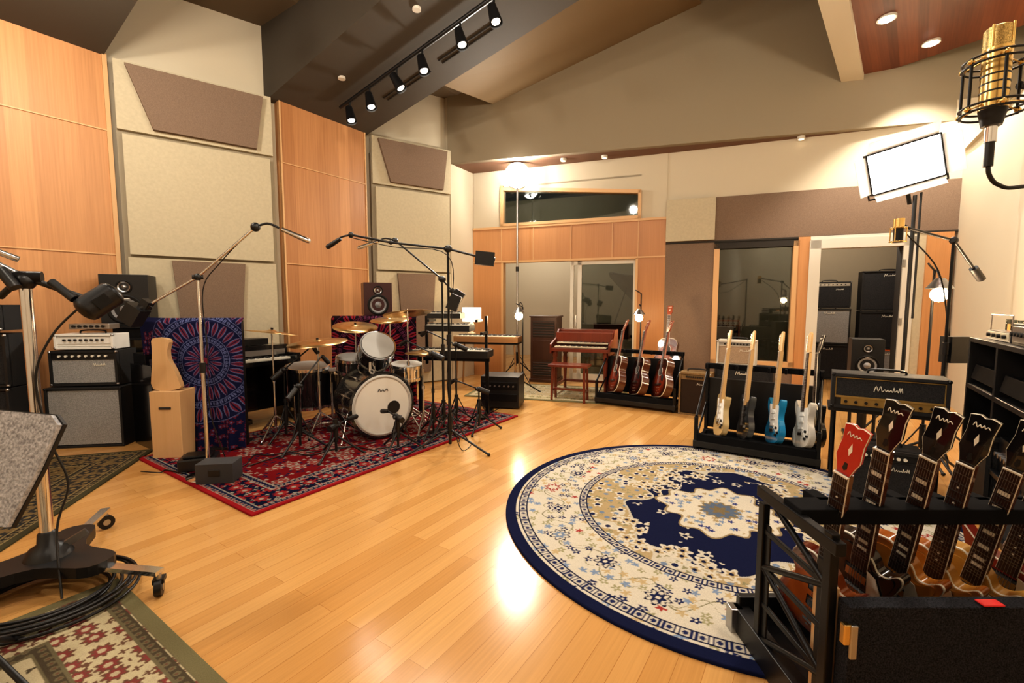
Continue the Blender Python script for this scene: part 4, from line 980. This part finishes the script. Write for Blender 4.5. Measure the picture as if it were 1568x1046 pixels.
# ================================================================= LEFT FOREGROUND ROLLING STAND
o=O('studio_boom_stand',(-2.22,2.09,0),0)
o.cyl((0,0,.12),(0,0,.75),.026,chrome,n=20); o.cyl((0,0,.7),(0,0,1.44),.022,chrome,n=20); o.cyl((0,0,.72),(0,0,.78),.034,black,n=20)
pl=[]
for i in range(3):
    t=-.14+i*2*pi/3
    pl+= [(.30*math.cos(t-.22),.30*math.sin(t-.22),0),(.30*math.cos(t+.22),.30*math.sin(t+.22),0),(.13*math.cos(t+pi/3),.13*math.sin(t+pi/3),0)]
    c,s_=math.cos(t),math.sin(t)
    o.box(.42*c,.42*s_,.115,.36,.045,.02,chrome,rz=t)
    e=Vector((.59*c,.59*s_,0)); o.cyl((e.x,e.y,.11),(e.x,e.y,.07),.012,steel)
    L=Matrix.Translation((e.x,e.y,.042))@Matrix.Rotation(t+.6,4,'Z')
    o.cyl((-.014,0,0),(.014,0,0),.040,black,n=20,M=L); o.cyl((-.017,0,0),(.017,0,0),.018,steel,n=14,M=L); o.box(0,.01,.03,.045,.05,.02,black,L)
o.prism([tuple(p) for p in cat(pl,4,True)],.10,.15,black)
o.lathe([(.09,.15),(.07,.19),(.04,.21),(.035,.26),(.026,.27)],black,n=20)
o.box(.07,.05,.20,.12,.02,.03,steel,rz=.6,ry=-.5)
o.sph((0,0,1.45),.04,black); o.cyl((-.05,-.03,1.47),(.05,.03,1.47),.028,blackm,n=16)
o.cyl((-.62,-.35,1.95),(0,0,1.47),.013,steel); o.cyl((0,0,1.47),(.22,.10,1.36),.013,black)
o.cyl((-.04,-.06,1.50),(.02,-.06,1.42),.022,black,n=14); o.cyl((-.02,0,1.55),(-.10,-.06,1.60),.014,chrome)
o.cyl((.10,.02,1.45),(.20,.02,1.37),.018,black); o.cyl((-.12,0,1.38),(-.05,0,1.44),.014,black)
Lm=Matrix.Translation((.26,.08,1.36))@Matrix.Rotation(.9,4,'Z')@Matrix.Rotation(.9,4,'Y')
o.cyl((0,-.0,-.06),(0,0,.06),.060,black,n=24,M=Lm); o.sph((0,0,.06),.060,blackm,(1,1,.5),20,Lm); o.sph((0,0,-.06),.060,black,(1,1,.5),20,Lm); o.box(0,-.055,0,.05,.02,.06,blackm,Lm)
o.tube([(.2,.05,1.34),(.1,0,1.2),(.04,-.03,1.0),(.08,-.02,.7),(.12,0,.5),(.1,-.05,.3),(.2,-.15,.03)],.005,black)
o.done()
o=O('music_stand',(-1.80,1.50,0),0)
Lm=Matrix.Translation((0,0,.81))@Matrix.Rotation(math.radians(-6),4,'Z')@Matrix.Rotation(math.radians(-20),4,'X')@Matrix.Rotation(math.radians(3),4,'Y')
ol=[(-.26,-.18),(.20,-.18),(.24,.0),(.26,.15),(.22,.18),(-.26,.18)]
o.prism([(a,b) for a,b in ol],-.0,.014,greyfoam,Lm@Matrix.Rotation(pi/2,4,'X')); o.prism([(a*1.02,b*1.02) for a,b in ol],-.012,-.0,black,Lm@Matrix.Rotation(pi/2,4,'X'))
o.cyl((-.1,.03,.05),(-.1,.03,.80),.011,black); 
for i in range(3):
    t=1.9+i*2.094; o.cyl((-.1,.03,.15),(-.1+.2*math.cos(t),.03+.2*math.sin(t),.01),.010,black)
o.done()
o=O('coiled_cable',(-2.12,1.95,.02),0)
for i in range(9):
    r=.20+.014*i; pts=[(r*math.cos(t/20*2*pi)*1.15+.02*math.sin(i*2),r*math.sin(t/20*2*pi)+.02*math.cos(i*3),.012*(i%4)+.006) for t in range(21)]
    o.tube(pts,.007,black,n=6,k=3)
o.done()
o=O('floor_cable',(0,0,0.016),0)
random.seed(3)
for (a,b) in(((-2.4,3.5),(-1.9,4.2)),((-2.2,3.7),(-1.4,4.3)),((-1.9,3.9),(-1.0,4.2)),((-1.1,4.1),(-.4,5.2)),((-.6,4.2),(-.7,5.4)),((-.9,4.4),(-.1,5.9)),((-2.9,3.6),(-2.3,3.5)),((-1.2,4.3),(-.5,4.7))):
    pts=[]
    for i in range(7):
        t=i/6; pts.append((a[0]+(b[0]-a[0])*t+random.uniform(-.12,.12),a[1]+(b[1]-a[1])*t+random.uniform(-.1,.1),.006))
    o.tube(pts,.005,black,n=6,k=5)
o.done()
# ================================================================= BOOTH + PIANO ROOM CONTENT
bx=math.radians(-28)
def stack(x,y,items):
    z=0
    for (nm,w,h,gr,bd_,pn) in items:
        amp(nm,x,y,z+.006,w,.33,h,bx,grille=gr,body=bd_,panel=pn,ph=.05 if pn else 0); z+=h+.012
orange=mat('orange_tolex',(.70,.13,.02),.6)
stack(6.22,7.55,[('speaker_cabinet.003',.72,.58,greycl,orange,None),('speaker_cabinet.004',.74,.62,darkcl,tolex,None),('speaker_cabinet.005',.74,.66,darkcl,tolex,None)])
stack(5.60,8.05,[('speaker_cabinet.006',.62,.62,darkcl,tolex,None),('speaker_cabinet.007',.62,.62,greycl,tolex,None),('combo_amplifier.006',.6,.46,darkcl,tolex,steel)])
amp('combo_amplifier.007',4.0,8.55,.62,.5,.26,.42,bx,grille=darkcl,body=orange,panel=white,ph=.06); amp('speaker_cabinet.008',4.0,8.55,0,.6,.33,.60,bx,grille=darkcl)
o=O('grand_piano',(2.35,9.35,0),math.radians(200))
ol=[tuple(p) for p in cat([(-.72,0,0),(.72,0,0),(.72,.5,0),(.60,.9,0),(.30,1.15,0),(.05,1.5,0),(-.30,1.75,0),(-.65,1.6,0),(-.73,.9,0)],4,True)]
o.prism(ol,.70,.98,pk); o.box(0,-.12,.72,1.45,.26,.06,pk); o.box(0,-.14,.76,1.25,.14,.02,ivory)
for i in range(36): o.box(-.6+i*.034,-.11,.775,.014,.09,.012,black)
Ld=Matrix.Translation((-.73,0,.99))@Matrix.Rotation(math.radians(-38),4,'Y'); o.prism([(a+.73,b) for a,b,_ in ol],.0,.02,pk,Ld)
o.cyl((.60,.5,.98),(.35,.5,1.65),.012,pk)
for x,y in((-.6,.15),(.6,.15),(-.3,1.4)): o.cyl((x,y,.0),(x,y,.70),.05,pk,.07,n=12)
o.done(.005)

# ================================================================= LIGHTS
def light(kind,name,loc,e,col=(1,.895,.755),r=.15,d=None,ang=None,blend=.5):
    ld=bpy.data.lights.new(name,kind); ld.energy=e; ld.color=col; ld.shadow_soft_size=r
    ob=bpy.data.objects.new(name,ld); ob.location=loc; bpy.context.collection.objects.link(ob)
    if kind=='SPOT': ld.spot_size=math.radians(ang or 90); ld.spot_blend=blend
    if d is not None: ob.rotation_euler=Vector(d).to_track_quat('-Z','Y').to_euler()
    return ob
for i,(c,d) in enumerate(heads):
    light('SPOT','track_spot_%d'%i,c,[24,24,42,65,78,78][i],d=d,ang=105,r=.04,blend=.8)
fill_fix=O('fill_fixture',(0,0,0))  # invented pendant shapes, added to go with the fill points
for i,(s_,w,z,e) in enumerate(((.3,4.4,3.7,95),(.3,1.6,3.8,88),(1.2,4.6,3.75,48),(2.4,1.8,3.9,98),(-1.6,3,3.6,62),(1.5,-.6,3.6,72),(3.6,-.7,3.7,80))):
    light('POINT','room_fill_%d'%i,(*R(s_,w),z),e,r=.09)  # added fill point out of view, for general room brightness
    x_,y_=R(s_,w); fill_fix.cyl((x_,y_,z+.14),(x_,y_,min(3.95+.2*(W1-w) if s_<1.78 else zc(min(w,5.2)),4.42 if w<.2 else 9)),.008,black); fill_fix.lathe([(.03,z+.16),(.07,z+.14),(.10,z+.09)],white,Matrix.Translation((x_,y_,0)),20)
fill_fix.done()
light('SPOT','studio_light_beam',(.09,7.84,3.5),230,d=(.05,-.85,-.55),ang=140,r=.09,col=(1,.94,.84))
light('POINT','studio_light_glow',(.09,7.70,3.50),55,r=.05,col=(1,.93,.82))
for i,b in enumerate(bl): light('POINT','bulb_%d'%i,b+Vector((0,-.07,0)),[14,45,12][i],r=.04,col=(1,.70,.42))
light('POINT','table_lamp_bulb',(-.66,7.46,1.25),6,r=.04,col=(1,.78,.5))
light('SPOT','led_beam',Mh@Vector((0,-.05,0)),75,d=Mh.to_3x3()@Vector((0,-1,0)),ang=170,r=.15,col=(1,.97,.93))
light('SPOT','downlight_a',(5.09,5.81,4.35),230,d=(.12,-.1,-1),ang=120,r=.05)
light('SPOT','downlight_b',(4.11,5.27,4.3),150,d=(.35,0,-1),ang=120,r=.05)
light('POINT','booth_lamp',(5.3,7.2,2.9),90,r=.12); light('POINT','piano_room_lamp',(.4,10.2,3.0),100,r=.15)
w=bpy.data.worlds.new('world'); sc.world=w; w.use_nodes=True; w.node_tree.nodes['Background'].inputs[0].default_value=(1,.92,.8,1); w.node_tree.nodes['Background'].inputs[1].default_value=.1
